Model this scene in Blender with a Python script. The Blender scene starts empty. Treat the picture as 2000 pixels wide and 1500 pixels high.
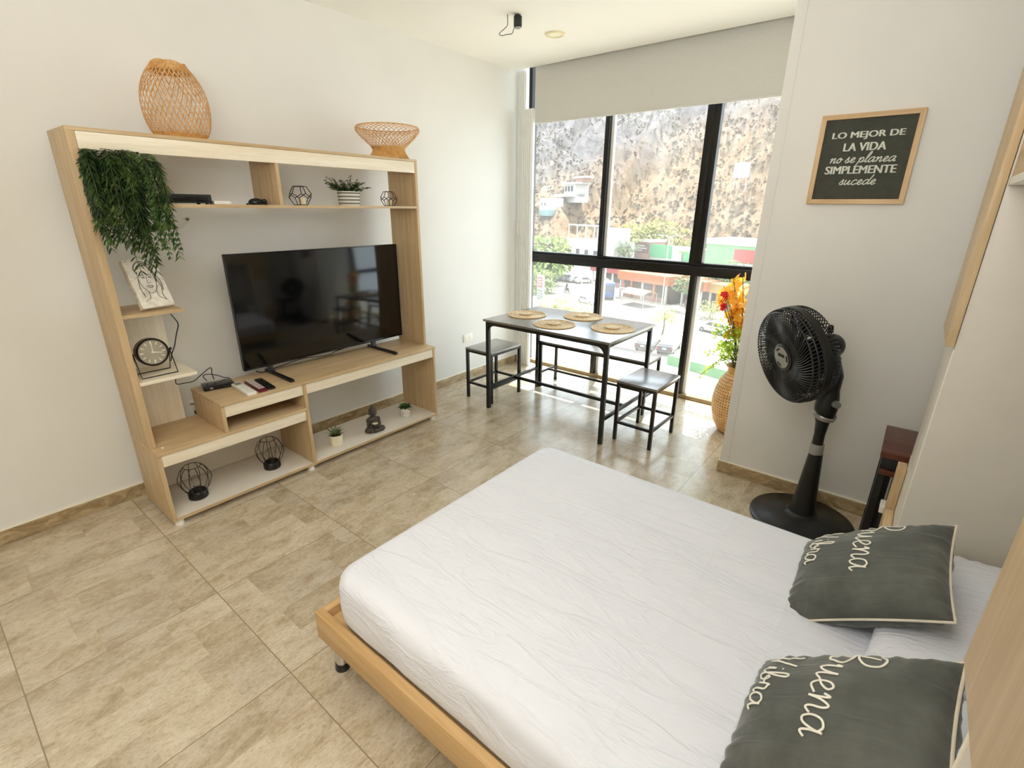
import bpy, bmesh, math, random
from mathutils import Vector, Matrix, noise as mnoise
R = math.radians
scene = bpy.context.scene
COL = scene.collection

# ---------------------------------------------------------------- camera
cam_data = bpy.data.cameras.new('camera')
cam_data.sensor_width = 36.0
cam_data.sensor_fit = 'HORIZONTAL'
F_PX = 966.114
cam_data.lens = F_PX / 2000.0 * 36.0
cam_data.clip_start = 0.02
cam_data.clip_end = 1500
cam = bpy.data.objects.new('camera', cam_data)
COL.objects.link(cam)
YAW, PIT, ROL = R(-38.65843), R(-19.70328), R(0.51496)
CAM = Vector((3.12059, 0.52133, 1.54064))
_f = Vector((math.sin(YAW) * math.cos(PIT), math.cos(YAW) * math.cos(PIT), math.sin(PIT)))
_r = Vector((math.cos(YAW), -math.sin(YAW), 0))
_u = _r.cross(_f)
CR = _r * math.cos(ROL) + _u * math.sin(ROL)
CU = _u * math.cos(ROL) - _r * math.sin(ROL)
CF = _f
_m = Matrix((CR, CU, -CF)).transposed().to_4x4()
_m.translation = CAM
cam.matrix_world = _m
scene.camera = cam


def at(px, py, z=None, y=None, x=None):
    """point of the place on a known level (z), or on a plane y or x"""
    d = CR * ((px - 1000) / F_PX) - CU * ((py - 750) / F_PX) + CF
    if z is not None:
        t = (z - CAM.z) / d.z
    elif y is not None:
        t = (y - CAM.y) / d.y
    else:
        t = (x - CAM.x) / d.x
    return CAM + d * t


# ---------------------------------------------------------------- light
world = bpy.data.worlds.new('sky')
scene.world = world
world.use_nodes = True
_bg = world.node_tree.nodes['Background']
_bg.inputs[0].default_value = (0.80, 0.90, 1.0, 1)
_bg.inputs[1].default_value = 3.9


def light(name, kind, loc, direction, energy, color=(1, 1, 1), size=None, size_y=None, angle=None):
    d = bpy.data.lights.new(name, kind)
    d.energy = energy
    d.color = color
    if kind == 'AREA':
        d.shape = 'RECTANGLE'
        d.size = size
        d.size_y = size_y or size
    if angle is not None:
        d.angle = angle
    o = bpy.data.objects.new(name, d)
    COL.objects.link(o)
    o.location = loc
    o.rotation_euler = Vector(direction).to_track_quat('-Z', 'Y').to_euler()
    return o


light('sun', 'SUN', (0, 20, 40), (0.10, -0.28, -0.955), 14.0, (1.0, 0.95, 0.88), angle=R(0.6))
# unseen fill light added behind the camera to brighten ceiling and walls
light('added_fill_light', 'AREA', (3.0, 0.0, 1.90), (0.0, 0.50, 1), 58, (1.0, 0.99, 0.97), 1.4, 1.0)

scene.view_settings.view_transform = 'Standard'
scene.view_settings.look = 'None'
scene.view_settings.exposure = 0.35
scene.view_settings.gamma = 1.0
scene.view_settings.use_curve_mapping = False
scene.cycles.use_denoising = True
scene.cycles.max_bounces = 14
scene.cycles.diffuse_bounces = 8
scene.cycles.transparent_max_bounces = 24
scene.cycles.sample_clamp_indirect = 6.0

# ---------------------------------------------------------------- materials


def srgb(r, g, b):
    def c(v):
        v /= 255.0
        return v / 12.92 if v <= 0.04045 else ((v + 0.055) / 1.055) ** 2.4
    return (c(r), c(g), c(b), 1.0)


class NT:
    def __init__(self, name):
        self.m = bpy.data.materials.new(name)
        self.m.use_nodes = True
        self.t = self.m.node_tree
        self.b = self.t.nodes['Principled BSDF']
        self.out = self.t.nodes['Material Output']

    def n(self, kind, **kw):
        o = self.t.nodes.new(kind)
        for k, v in kw.items():
            setattr(o, k, v)
        return o

    def l(self, a, b):
        self.t.links.new(a, b)

    def math(self, op, a, b=None, c=None):
        o = self.n('ShaderNodeMath', operation=op)
        for i, v in enumerate((a, b, c)):
            if v is None:
                continue
            if isinstance(v, (int, float)):
                o.inputs[i].default_value = v
            else:
                self.l(v, o.inputs[i])
        return o.outputs[0]

    def coords(self, scale=(1, 1, 1), rot=(0, 0, 0), kind='Object'):
        tc = self.n('ShaderNodeTexCoord')
        mp = self.n('ShaderNodeMapping')
        mp.inputs['Scale'].default_value = scale
        mp.inputs['Rotation'].default_value = rot
        self.l(tc.outputs[kind], mp.inputs['Vector'])
        return mp.outputs[0]

    def noise(self, vec, scale, detail=4, rough=0.5, dist=0.0):
        o = self.n('ShaderNodeTexNoise')
        o.inputs['Scale'].default_value = scale
        o.inputs['Detail'].default_value = detail
        o.inputs['Roughness'].default_value = rough
        o.inputs['Distortion'].default_value = dist
        if vec is not None:
            self.l(vec, o.inputs['Vector'])
        return o.outputs[0]

    def ramp(self, fac, stops):
        o = self.n('ShaderNodeValToRGB')
        el = o.color_ramp.elements
        while len(el) < len(stops):
            el.new(0.5)
        for e, (p, c) in zip(el, stops):
            e.position = p
            e.color = c if len(c) == 4 else (*c, 1)
        self.l(fac, o.inputs[0])
        return o.outputs[0]

    def mix(self, fac, a, b, mode='MIX'):
        o = self.n('ShaderNodeMix', data_type='RGBA', blend_type=mode)
        if isinstance(fac, (int, float)):
            o.inputs[0].default_value = fac
        else:
            self.l(fac, o.inputs[0])
        for i, v in ((6, a), (7, b)):
            if isinstance(v, tuple):
                o.inputs[i].default_value = v
            else:
                self.l(v, o.inputs[i])
        return o.outputs[2]

    def bump(self, h, strength=0.3, dist=0.01):
        o = self.n('ShaderNodeBump')
        o.inputs['Strength'].default_value = strength
        o.inputs['Distance'].default_value = dist
        self.l(h, o.inputs['Height'])
        self.l(o.outputs[0], self.b.inputs['Normal'])

    def col(self, v):
        if isinstance(v, tuple):
            self.b.inputs['Base Color'].default_value = v
        else:
            self.l(v, self.b.inputs['Base Color'])

    def set(self, rough=None, metal=None, spec=None, **kw):
        if rough is not None:
            self.b.inputs['Roughness'].default_value = rough
        if metal is not None:
            self.b.inputs['Metallic'].default_value = metal
        if spec is not None:
            self.b.inputs['Specular IOR Level'].default_value = spec
        for k, v in kw.items():
            self.b.inputs[k].default_value = v
        return self


def plain(name, c, rough=0.5, metal=0.0, spec=0.5, var=0.06, vscale=14.0, bump=0.0, bscale=200.0):
    """one colour with a slight procedural mottling"""
    t = NT(name)
    v = t.coords()
    n = t.noise(v, vscale, 3)
    lo = tuple(max(0, x * (1 - var)) for x in c[:3]) + (1,)
    hi = tuple(min(1, x * (1 + var)) for x in c[:3]) + (1,)
    t.col(t.ramp(n, [(0.35, lo), (0.65, hi)]))
    t.set(rough, metal, spec)
    if bump:
        t.bump(t.noise(v, bscale, 2), bump, 0.002)
    return t.m


def wood(name, c1, c2, axis='y', rough=0.45, scale=1.0, streak=0.5):
    t = NT(name)
    s = {'x': (1.2, 22, 22), 'y': (22, 1.2, 22), 'z': (22, 22, 1.2)}[axis]
    v = t.coords(tuple(k * scale for k in s))
    n1 = t.noise(v, 1.6, 5, 0.6, 0.4)
    v2 = t.coords(tuple(k * scale * 5 for k in s))
    n2 = t.noise(v2, 1.5, 3, 0.5)
    f = t.math('ADD', t.math('MULTIPLY', n1, 1 - streak * 0.4), t.math('MULTIPLY', n2, streak * 0.4))
    t.col(t.ramp(f, [(0.32, c1), (0.68, c2)]))
    t.set(rough, 0, 0.4)
    t.bump(n2, 0.08, 0.001)
    return t.m


M = {}
M['wall'] = plain('wall_paint', (0.80, 0.795, 0.765, 1), 0.75, spec=0.2, var=0.012, vscale=3, bump=0.03, bscale=90)
M['ceiling'] = plain('ceiling_paint', (0.92, 0.905, 0.86, 1), 0.8, spec=0.2, var=0.008, vscale=2)
OAK1, OAK2 = srgb(180, 152, 112), srgb(212, 188, 150)
for ax in 'xyz':
    M['oak_' + ax] = wood('oak_' + ax, OAK1, OAK2, ax)
    M['pale_' + ax] = wood('pale_oak_' + ax, srgb(226, 213, 186), srgb(246, 238, 220), ax, streak=0.8)
    M['honey_' + ax] = wood('honey_wood_' + ax, srgb(186, 148, 98), srgb(212, 178, 128), ax)
M['white_melamine'] = plain('white_melamine', srgb(226, 220, 208), 0.4, var=0.02)
M['white_plastic'] = plain('white_plastic', srgb(238, 236, 228), 0.35, var=0.01)
M['black_plastic'] = plain('black_plastic', (0.012, 0.012, 0.012, 1), 0.35, var=0.1)
M['black_metal'] = plain('black_metal', (0.014, 0.013, 0.012, 1), 0.35, 0.3, var=0.1)
M['black_gloss'] = plain('black_gloss', (0.006, 0.006, 0.007, 1), 0.12, var=0.05)
M['frame_black'] = plain('window_frame_black', (0.012, 0.011, 0.010, 1), 0.32, 0.4, var=0.1)
M['silver'] = plain('silver_plastic', srgb(168, 168, 164), 0.35, 0.5, var=0.03)
M['chrome'] = plain('chrome', (0.7, 0.7, 0.7, 1), 0.18, 1.0, var=0.02)
M['alu'] = plain('white_aluminium', srgb(232, 233, 230), 0.45, 0.1, var=0.02)
M['grey_panel'] = plain('grey_laminate', srgb(214, 208, 196), 0.5, var=0.012)
M['cream'] = plain('cream_edge', srgb(240, 234, 218), 0.5, var=0.01)
M['tan_sill'] = plain('tan_aluminium', srgb(140, 122, 92), 0.4, 0.2, var=0.05)


# ---------------------------------------------------------------- mesh builder
class MB:
    def __init__(self):
        self.bm = bmesh.new()

    def _v(self, p, Mx=None):
        p = Vector(p)
        return self.bm.verts.new(Mx @ p if Mx is not None else p)

    def _f(self, vs):
        try:
            return self.bm.faces.new(vs)
        except ValueError:
            return None

    def box(self, x0, x1, y0, y1, z0, z1, Mx=None):
        v = [self._v(p, Mx) for p in ((x0, y0, z0), (x1, y0, z0), (x1, y1, z0), (x0, y1, z0),
                                      (x0, y0, z1), (x1, y0, z1), (x1, y1, z1), (x0, y1, z1))]
        for f in ((3, 2, 1, 0), (4, 5, 6, 7), (0, 1, 5, 4), (1, 2, 6, 5), (2, 3, 7, 6), (3, 0, 4, 7)):
            self._f([v[i] for i in f])
        return self

    def bar(self, p0, p1, w, h=None, up=(0, 0, 1)):
        h = h or w
        p0, p1 = Vector(p0), Vector(p1)
        d = (p1 - p0)
        L = d.length
        d.normalize()
        up = Vector(up)
        if abs(d.dot(up)) > 0.99:
            up = Vector((0, 1, 0))
        s = d.cross(up).normalized()
        u = s.cross(d)
        Mx = Matrix((s, d, u)).transposed().to_4x4()
        Mx.translation = p0
        return self.box(-w / 2, w / 2, 0, L, -h / 2, h / 2, Mx)

    def prism(self, pts, d, Mx=None):
        """polygon of 3d points pushed along vector d"""
        d = Vector(d)
        a = [self._v(p, Mx) for p in pts]
        b = [self._v(Vector(p) + d, Mx) for p in pts]
        self._f(a[::-1])
        self._f(b)
        n = len(a)
        for i in range(n):
            self._f([a[i], a[(i + 1) % n], b[(i + 1) % n], b[i]])
        return self

    def lathe(self, prof, c=(0, 0, 0), n=32, Mx=None, cap=True, sx=1, sy=1):
        c = Vector(c)
        rings = []
        for r, z in prof:
            if r < 1e-6:
                rings.append([self._v(c + Vector((0, 0, z)), Mx)])
            else:
                rings.append([self._v(c + Vector((r * sx * math.cos(2 * math.pi * i / n), r * sy * math.sin(2 * math.pi * i / n), z)), Mx)
                              for i in range(n)])
        for a, b in zip(rings, rings[1:]):
            for i in range(n):
                j = (i + 1) % n
                if len(a) == 1 and len(b) == 1:
                    continue
                if len(a) == 1:
                    self._f([a[0], b[j], b[i]])
                elif len(b) == 1:
                    self._f([a[i], a[j], b[0]])
                else:
                    self._f([a[i], a[j], b[j], b[i]])
        if cap:
            if len(rings[0]) > 1:
                self._f(rings[0][::-1])
            if len(rings[-1]) > 1:
                self._f(rings[-1])
        return self

    def cyl(self, p0, p1, r0, r1=None, n=20):
        return self.tube([p0, p1], [r0, r0 if r1 is None else r1], n)

    def tube(self, pts, r, n=8, closed=False, flat=1.0, up=None):
        pts = [Vector(p) for p in pts]
        N = len(pts)
        rs = r if isinstance(r, (list, tuple)) else [r] * N
        tans = []
        for i in range(N):
            if closed:
                t = pts[(i + 1) % N] - pts[(i - 1) % N]
            else:
                t = pts[min(i + 1, N - 1)] - pts[max(i - 1, 0)]
            if t.length < 1e-9:
                t = Vector((0, 0, 1))
            tans.append(t.normalized())
        a = Vector(up) if up else (Vector((0, 0, 1)) if abs(tans[0].z) < 0.9 else Vector((1, 0, 0)))
        s = tans[0].cross(a).normalized()
        rings = []
        for i in range(N):
            if up is not None and not callable(up):
                s2 = tans[i].cross(Vector(up))
                if s2.length > 1e-4:
                    s = s2.normalized()
            s = (s - tans[i] * s.dot(tans[i]))
            if s.length < 1e-6:
                s = tans[i].orthogonal()
            s.normalize()
            u = s.cross(tans[i])
            ring = []
            for k in range(n):
                an = 2 * math.pi * k / n
                ring.append(self._v(pts[i] + s * (rs[i] * math.cos(an)) + u * (rs[i] * flat * math.sin(an))))
            rings.append(ring)
        m = N if closed else N - 1
        for i in range(m):
            A, B = rings[i], rings[(i + 1) % N]
            for k in range(n):
                self._f([A[k], A[(k + 1) % n], B[(k + 1) % n], B[k]])
        if not closed:
            self._f(rings[0][::-1])
            self._f(rings[-1])
        return self

    def ribbon(self, pts, w, normal_fn, th=0.0):
        """flat strip along pts, lying in the surface whose normal is normal_fn(i)"""
        pts = [Vector(p) for p in pts]
        rows = []
        for i, p in enumerate(pts):
            t = (pts[min(i + 1, len(pts) - 1)] - pts[max(i - 1, 0)]).normalized()
            nn = normal_fn(i)
            s = t.cross(nn).normalized() * (w / 2)
            rows.append([self._v(p - s + nn * th), self._v(p + s + nn * th), self._v(p + s), self._v(p - s)])
        for a, b in zip(rows, rows[1:]):
            for k in range(4):
                self._f([a[k], a[(k + 1) % 4], b[(k + 1) % 4], b[k]])
        self._f(rows[0][::-1])
        self._f(rows[-1])
        return self

    def sphere(self, c, r, nu=16, nv=10, s=(1, 1, 1), Mx=None):
        c = Vector(c)
        prof = []
        top = self._v(c + Vector((0, 0, r * s[2])), Mx)
        bot = self._v(c - Vector((0, 0, r * s[2])), Mx)
        rings = []
        for j in range(1, nv):
            ph = math.pi * j / nv
            rings.append([self._v(c + Vector((r * s[0] * math.sin(ph) * math.cos(2 * math.pi * i / nu),
                                              r * s[1] * math.sin(ph) * math.sin(2 * math.pi * i / nu), r * s[2] * math.cos(ph))), Mx)
                          for i in range(nu)])
        for i in range(nu):
            j = (i + 1) % nu
            self._f([top, rings[0][i], rings[0][j]])
            self._f([bot, rings[-1][j], rings[-1][i]])
            for a, b in zip(rings, rings[1:]):
                self._f([a[i], b[i], b[j], a[j]])
        return self

    def grid(self, fn, nu, nv, wrap=False):
        P = [[self._v(fn(u, v)) for v in range(nv)] for u in range(nu)]
        for u in range(nu if wrap else nu - 1):
            for v in range(nv - 1):
                a = (u + 1) % nu
                self._f([P[u][v], P[a][v], P[a][v + 1], P[u][v + 1]])
        return P

    def leaf(self, p, d, up, L, w, bend=0.25, segs=3):
        """one pointed leaf from p along d"""
        p, d = Vector(p), Vector(d).normalized()
        s = d.cross(Vector(up))
        if s.length < 1e-4:
            s = d.orthogonal()
        s.normalize()
        n = s.cross(d)
        mid, lft, rgt = [], [], []
        for k in range(segs + 1):
            t = k / segs
            c = p + d * (L * t) - n * (bend * L * t * t)
            ww = w * 0.5 * math.sin(math.pi * min(1, t * 0.92 + 0.04)) ** 0.8
            mid.append(self._v(c - n * ww * 0.25))
            lft.append(self._v(c + s * ww))
            rgt.append(self._v(c - s * ww))
        for k in range(segs):
            self._f([mid[k], mid[k + 1], lft[k + 1], lft[k]])
            self._f([rgt[k], rgt[k + 1], mid[k + 1], mid[k]])
        return self

    def add_mesh(self, me, Mx):
        o = len(self.bm.verts)
        self.bm.from_mesh(me)
        self.bm.verts.ensure_lookup_table()
        for v in self.bm.verts[o:]:
            v.co = Mx @ v.co
        return self

    def build(self, name, mat, parent=None, bevel=0.0, smooth=True, angle=35, local=False, bseg=2, normals=True):
        bm = self.bm
        if normals:
            bmesh.ops.recalc_face_normals(bm, faces=bm.faces[:])
        if bevel > 0:
            es = [e for e in bm.edges if len(e.link_faces) == 2 and e.calc_face_angle(0) > R(30)]
            bmesh.ops.bevel(bm, geom=es, offset=bevel, segments=bseg, profile=0.6, affect='EDGES', clamp_overlap=True)
        if parent is not None and not local:
            bmesh.ops.transform(bm, matrix=WM[root_of(parent)].inverted(), verts=bm.verts[:])
        for e in bm.edges:
            if len(e.link_faces) == 2 and e.calc_face_angle(0) > R(angle):
                e.smooth = False
        for f in bm.faces:
            f.smooth = smooth
        me = bpy.data.meshes.new(name)
        bm.to_mesh(me)
        bm.free()
        me.materials.append(mat)
        o = bpy.data.objects.new(name, me)
        COL.objects.link(o)
        if parent is not None:
            o.parent = parent
        return o


WM = {}


def root_of(o):
    while o.parent is not None:
        o = o.parent
    return o.name


def tag(o, label=None, cat=None, group=None, kind=None):
    if label:
        o['label'] = label
    if cat:
        o['category'] = cat
    if group:
        o['group'] = group
    if kind:
        o['kind'] = kind
    if o.name not in WM:
        WM[o.name] = Matrix.Translation(o.location) @ Matrix.Rotation(o.rotation_euler.z, 4, 'Z')
    return o


def thing(name, label, cat, loc=(0, 0, 0), rz=0.0, group=None):
    o = bpy.data.objects.new(name, None)
    o.empty_display_size = 0.05
    COL.objects.link(o)
    o.location = loc
    o.rotation_euler = (0, 0, rz)
    return tag(o, label, cat, group)


def struct(name, mb, mat, **kw):
    o = mb.build(name, mat, **kw)
    o['kind'] = 'structure'
    WM[o.name] = Matrix.Identity(4)
    return o


def kids(o):
    return [c for c in bpy.data.objects if c.parent == o]


def copy_tree(o, parent=None):
    c = o.copy()
    COL.objects.link(c)
    c.parent = parent
    for ch in kids(o):
        copy_tree(ch, c)
    return c


def dup(o, loc, rz=0.0, label=None, group=None, scale=None):
    c = copy_tree(o)
    c.location = loc
    c.rotation_euler = (0, 0, rz)
    if scale:
        c.scale = (scale, scale, scale)
    if label:
        c['label'] = label
    if group:
        c['group'] = group
    return c


def catmull(pts, k=6, closed=False):
    pts = [Vector(p) for p in pts]
    n = len(pts)
    out = []
    rng = range(n if closed else n - 1)
    for i in rng:
        p0 = pts[(i - 1) % n] if closed or i > 0 else pts[0]
        p1, p2 = pts[i], pts[(i + 1) % n]
        p3 = pts[(i + 2) % n] if closed or i + 2 < n else pts[-1]
        for j in range(k):
            t = j / k
            out.append(0.5 * ((2 * p1) + (p2 - p0) * t + (2 * p0 - 5 * p1 + 4 * p2 - p3) * t * t + (3 * p1 - p0 - 3 * p2 + p3) * t ** 3))
    if not closed:
        out.append(pts[-1])
    return out

# ================================================================ THE ROOM
H, YC, YW, XP, YP = 2.661, 4.421, 4.566, 2.426, 3.467
XR, YB, XA = 3.90, -2.3, 2.78


def floor_material():
    t = NT('travertine_tile')
    tc = t.n('ShaderNodeTexCoord')
    sp = t.n('ShaderNodeSeparateXYZ')
    t.l(tc.outputs['Object'], sp.inputs[0])
    u = t.math('DIVIDE', t.math('SUBTRACT', sp.outputs[0], 0.520 - 6), 0.6)
    v = t.math('DIVIDE', t.math('SUBTRACT', sp.outputs[1], 0.448 - 6), 0.6)
    iu, iv = t.math('FLOOR', u), t.math('FLOOR', v)
    fu, fv = t.math('FRACT', u), t.math('FRACT', v)

    def edge(f):
        return t.math('MINIMUM', f, t.math('SUBTRACT', 1.0, f))
    e = t.math('MINIMUM', edge(fu), edge(fv))
    grout = t.math('LESS_THAN', e, 0.0030)
    # printed ashlar blocks inside each tile, shifted from tile to tile
    cb = t.n('ShaderNodeCombineXYZ')
    sh = t.math('MULTIPLY', t.math('FRACT', t.math('MULTIPLY', t.math('ADD', iu, t.math('MULTIPLY', iv, 2.37)), 0.618)), 1.0)
    t.l(t.math('ADD', fv, sh), cb.inputs[0])
    t.l(t.math('ADD', fu, t.math('MULTIPLY', iv, 0.5)), cb.inputs[1])
    br = t.n('ShaderNodeTexBrick', offset=0.37, offset_frequency=2, squash=1.7, squash_frequency=2)
    t.l(cb.outputs[0], br.inputs['Vector'])
    br.inputs['Color1'].default_value = (0, 0, 0, 1)
    br.inputs['Color2'].default_value = (1, 1, 1, 1)
    br.inputs['Mortar'].default_value = (0.5, 0.5, 0.5, 1)
    br.inputs['Scale'].default_value = 1.0
    br.inputs['Mortar Size'].default_value = 0.0
    br.inputs['Bias'].default_value = 0.0
    br.inputs['Brick Width'].default_value = 0.40
    br.inputs['Row Height'].default_value = 0.25
    cellv = br.outputs['Color']
    # stone veins, running with y, offset by block
    off = t.n('ShaderNodeCombineXYZ')
    t.l(t.math('MULTIPLY', iu, 3.1), off.inputs[0])
    t.l(t.math('MULTIPLY', iv, 1.7), off.inputs[1])
    t.l(t.math('MULTIPLY', cellv, 9.0), off.inputs[2])
    add = t.n('ShaderNodeVectorMath', operation='ADD')
    t.l(tc.outputs['Object'], add.inputs[0])
    t.l(off.outputs[0], add.inputs[1])
    mp = t.n('ShaderNodeMapping')
    mp.inputs['Scale'].default_value = (13, 6.0, 5)
    t.l(add.outputs[0], mp.inputs[0])
    n1 = t.noise(mp.outputs[0], 0.9, 12, 0.74, 0.35)
    n2 = t.noise(mp.outputs[0], 3.5, 10, 0.8, 0.3)
    base = t.ramp(n1, [(0.26, srgb(160, 143, 116)), (0.40, srgb(194, 180, 155)), (0.54, srgb(214, 204, 184)), (0.74, srgb(230, 222, 206))])
    tone = t.ramp(cellv, [(0.0, srgb(222, 214, 200)), (0.35, srgb(234, 232, 234)), (0.6, srgb(246, 242, 234)), (1.0, srgb(254, 253, 252))])
    c = t.mix(0.62, base, tone, 'MULTIPLY')
    veins = t.ramp(n2, [(0.34, (1, 1, 1, 1)), (0.43, (0, 0, 0, 1))])
    c = t.mix(t.math('MULTIPLY', veins, 0.55), c, srgb(166, 142, 110))
    n3 = t.noise(mp.outputs[0], 9.0, 8, 0.85, 0.2)
    c = t.mix(0.8, c, t.ramp(n3, [(0.36, srgb(196, 188, 176)), (0.48, srgb(240, 236, 230)), (0.62, (1, 1, 1, 1))]), 'MULTIPLY')
    c = t.mix(grout, c, srgb(146, 130, 104))
    t.col(c)
    t.l(t.math('ADD', t.math('MULTIPLY', n2, 0.20), 0.12), t.b.inputs['Roughness'])
    t.set(spec=0.8)
    t.bump(t.math('SUBTRACT', t.math('MULTIPLY', n2, 0.25), grout), 0.10, 0.002)
    return t.m


M['floor'] = floor_material()
struct('floor', MB().box(0, XR, YB, YW + 0.12, -0.12, 0), M['floor'])


def base_material():
    t = NT('skirting_tile')
    v = t.coords((7, 7, 16))
    n = t.noise(v, 1.3, 8, 0.7, 1.0)
    t.col(t.ramp(n, [(0.3, srgb(122, 98, 66)), (0.5, srgb(170, 148, 112)), (0.7, srgb(204, 186, 152))]))
    t.set(0.35)
    return t.m


M['base'] = base_material()
struct('ceiling', MB().box(-0.1, XR, YB, YC, H, H + 0.30), M['ceiling'])
struct('ceiling_recess', MB().box(-0.1, XR, YC, YW + 0.12, H + 0.22, H + 0.30), M['ceiling'])
struct('wall_left', MB().box(-0.12, 0, YB, YW + 0.12, -0.12, H + 0.30), M['wall'])
struct('wall_back', MB().box(-0.12, XR + 0.1, YB - 0.12, YB, -0.12, H + 0.30), M['wall'])
struct('wall_right', MB().box(XR, XR + 0.12, YB, YP + 0.14, -0.12, H + 0.30), M['wall'])
struct('wall_partition', MB().box(XP, XR, YP, YP + 0.13, 0, H), M['wall'], bevel=0.006)
struct('trim_1', MB().box(XP - 0.003, XP + 0.045, YP - 0.003, YP, 0.08, H), M['wall'], bevel=0.0015)
struct('wall_alcove', MB().box(XA, XA + 0.12, YP + 0.13, YW + 0.12, -0.12, H + 0.3), M['wall'])

b = MB().box(0, 0.012, YB, YW - 0.08, 0, 0.072)
o = struct('baseboard_left', b, M['base'], bevel=0.002)
struct('trim_2', MB().box(0, 0.009, YB, YW - 0.08, 0.072, 0.077), M['cream'])
struct('baseboard_partition', MB().box(XP - 0.012, XR, YP - 0.013, YP, 0, 0.072).box(XP - 0.012, XP, YP, YP + 0.13, 0, 0.072), M['base'], bevel=0.002)
struct('trim_3', MB().box(XP - 0.009, XR, YP - 0.010, YP, 0.072, 0.077), M['cream'])

# ---- the window: black frame, transom, mullions, panes
wf = M['frame_black']
W0, W1, WT = 0.075, XA, 2.86


def glass_material():
    t = NT('hazy_window_glass')
    tr = t.n('ShaderNodeBsdfTransparent')
    tr.inputs[0].default_value = (0.93, 0.95, 0.94, 1)
    gl = t.n('ShaderNodeBsdfGlossy')
    gl.inputs['Roughness'].default_value = 0.02
    lw = t.n('ShaderNodeLayerWeight')
    refl = t.math('ADD', t.math('MULTIPLY', t.math('POWER', lw.outputs['Facing'], 5.0), 0.6), 0.025)
    mx = t.n('ShaderNodeMixShader')
    t.l(refl, mx.inputs[0])
    t.l(tr.outputs[0], mx.inputs[1])
    t.l(gl.outputs[0], mx.inputs[2])
    # translucent film added to the panes, washing out the view like haze
    du = t.n('ShaderNodeBsdfTranslucent')
    du.inputs[0].default_value = (0.95, 0.93, 0.90, 1)
    v = t.coords((1.1, 1, 0.35))
    n = t.noise(v, 2.2, 4, 0.6)
    fac = t.ramp(n, [(0.35, (0.024, 0.024, 0.024, 1)), (0.75, (0.062, 0.062, 0.062, 1))])
    m2 = t.n('ShaderNodeMixShader')
    t.l(fac, m2.inputs[0])
    t.l(mx.outputs[0], m2.inputs[1])
    t.l(du.outputs[0], m2.inputs[2])
    t.l(m2.outputs[0], t.out.inputs[0])
    return t.m


M['glass'] = glass_material()
win = thing('window_1', 'tall black framed window with six panes filling the end wall', 'window', (0, YW, 0))
win['kind'] = 'structure'
fr = MB()
fr.box(W0, W0 + 0.035, YW - 0.03, YW + 0.05, 0.0, WT)
fr.box(W1 - 0.06, W1, YW - 0.03, YW + 0.05, 0.0, WT)
fr.box(W0, W1, YW - 0.03, YW + 0.05, WT - 0.05, WT)
fr.build('window_frame', wf, win, bevel=0.002)
t_ = MB().box(W0, W1, YW - 0.035, YW + 0.05, 1.036, 1.112)
t_.box(W0, W1, YW - 0.012, YW + 0.05, 1.112, 1.135)
t_.build('transom', wf, win, bevel=0.003)
for (x0, x1, z0, z1) in ((0.862, 0.903, 1.135, WT), (1.690, 1.742, 1.135, WT), (1.744, 1.790, 1.135, WT), (0.862, 0.903, 0.03, 1.036), (1.716, 1.760, 0.03, 1.036)):
    MB().box(x0, x1, YW - 0.022, YW + 0.035, z0, z1).build('mullion', wf, win, bevel=0.002)
for (x0, z0, z1) in ((0.904, 1.135, WT - 0.05), (0.904, 0.03, 1.036), (1.761, 0.03, 1.036)):
    MB().box(x0, x0 + 0.028, YW + 0.012, YW + 0.045, z0, z1).build('sunlit_edge', M['alu'], win, bevel=0.002)  # pale strips standing in for the sunlit outer sides of the mullions
MB().box(W0, W1, YW - 0.03, YW + 0.06, 0.0, 0.034).build('sill_track', M['tan_sill'], win, bevel=0.003)
for (x0, x1) in ((W0 + 0.03, 0.87), (0.895, 1.70), (1.78, W1 - 0.05)):
    MB().box(x0, x1, YW + 0.020, YW + 0.026, 1.125, WT - 0.04).build('pane', M['glass'], win)
for (x0, x1) in ((W0 + 0.03, 0.87), (0.895, 1.725), (1.75, W1 - 0.05)):
    MB().box(x0, x1, YW + 0.020, YW + 0.026, 0.03, 1.045).build('pane', M['glass'], win)

# ---- the roller blind


def blind_material():
    t = NT('blackout_blind')
    v = t.coords((1, 1, 1))
    n = t.noise(v, 260, 2)
    t.col(t.ramp(n, [(0.3, srgb(204, 203, 197)), (0.7, srgb(212, 211, 205))]))
    t.set(0.8, spec=0.15)
    return t.m


M['blind'] = blind_material()
bl = thing('roller_blind', 'light grey roller blind lowered over the top of the window', 'blind', (0.17, 4.49, 2.236))
MB().box(0.178, XA - 0.02, 4.488, 4.4905, 2.25, 2.83).build('blind_fabric', M['blind'], bl)
MB().box(0.178, XA - 0.02, 4.482, 4.496, 2.236, 2.254).build('bottom_bar', M['blind'], bl, bevel=0.004)
MB().cyl((0.17, 4.50, 2.83), (XA - 0.01, 4.50, 2.83), 0.026).build('roller_tube', M['alu'], bl)

# ---- folded storm shutter stacked beside the window
sh = thing('accordion_shutter', 'cream ridged accordion shutter folded into a stack beside the window', 'shutter', (0.12, 4.46, 0))


def ridges(x0, x1, y, z0, z1, n):
    m = MB()
    pts = []
    for i in range(n * 4 + 1):
        k = i % 4
        pts.append((x0 + (x1 - x0) * i / (n * 4), y - (0.010 if k in (1, 2) else 0.0), z0))
    pts += [(x1, y + 0.03, z0), (x0, y + 0.03, z0)]
    m.prism(pts, (0, 0, z1 - z0))
    return m


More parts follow.
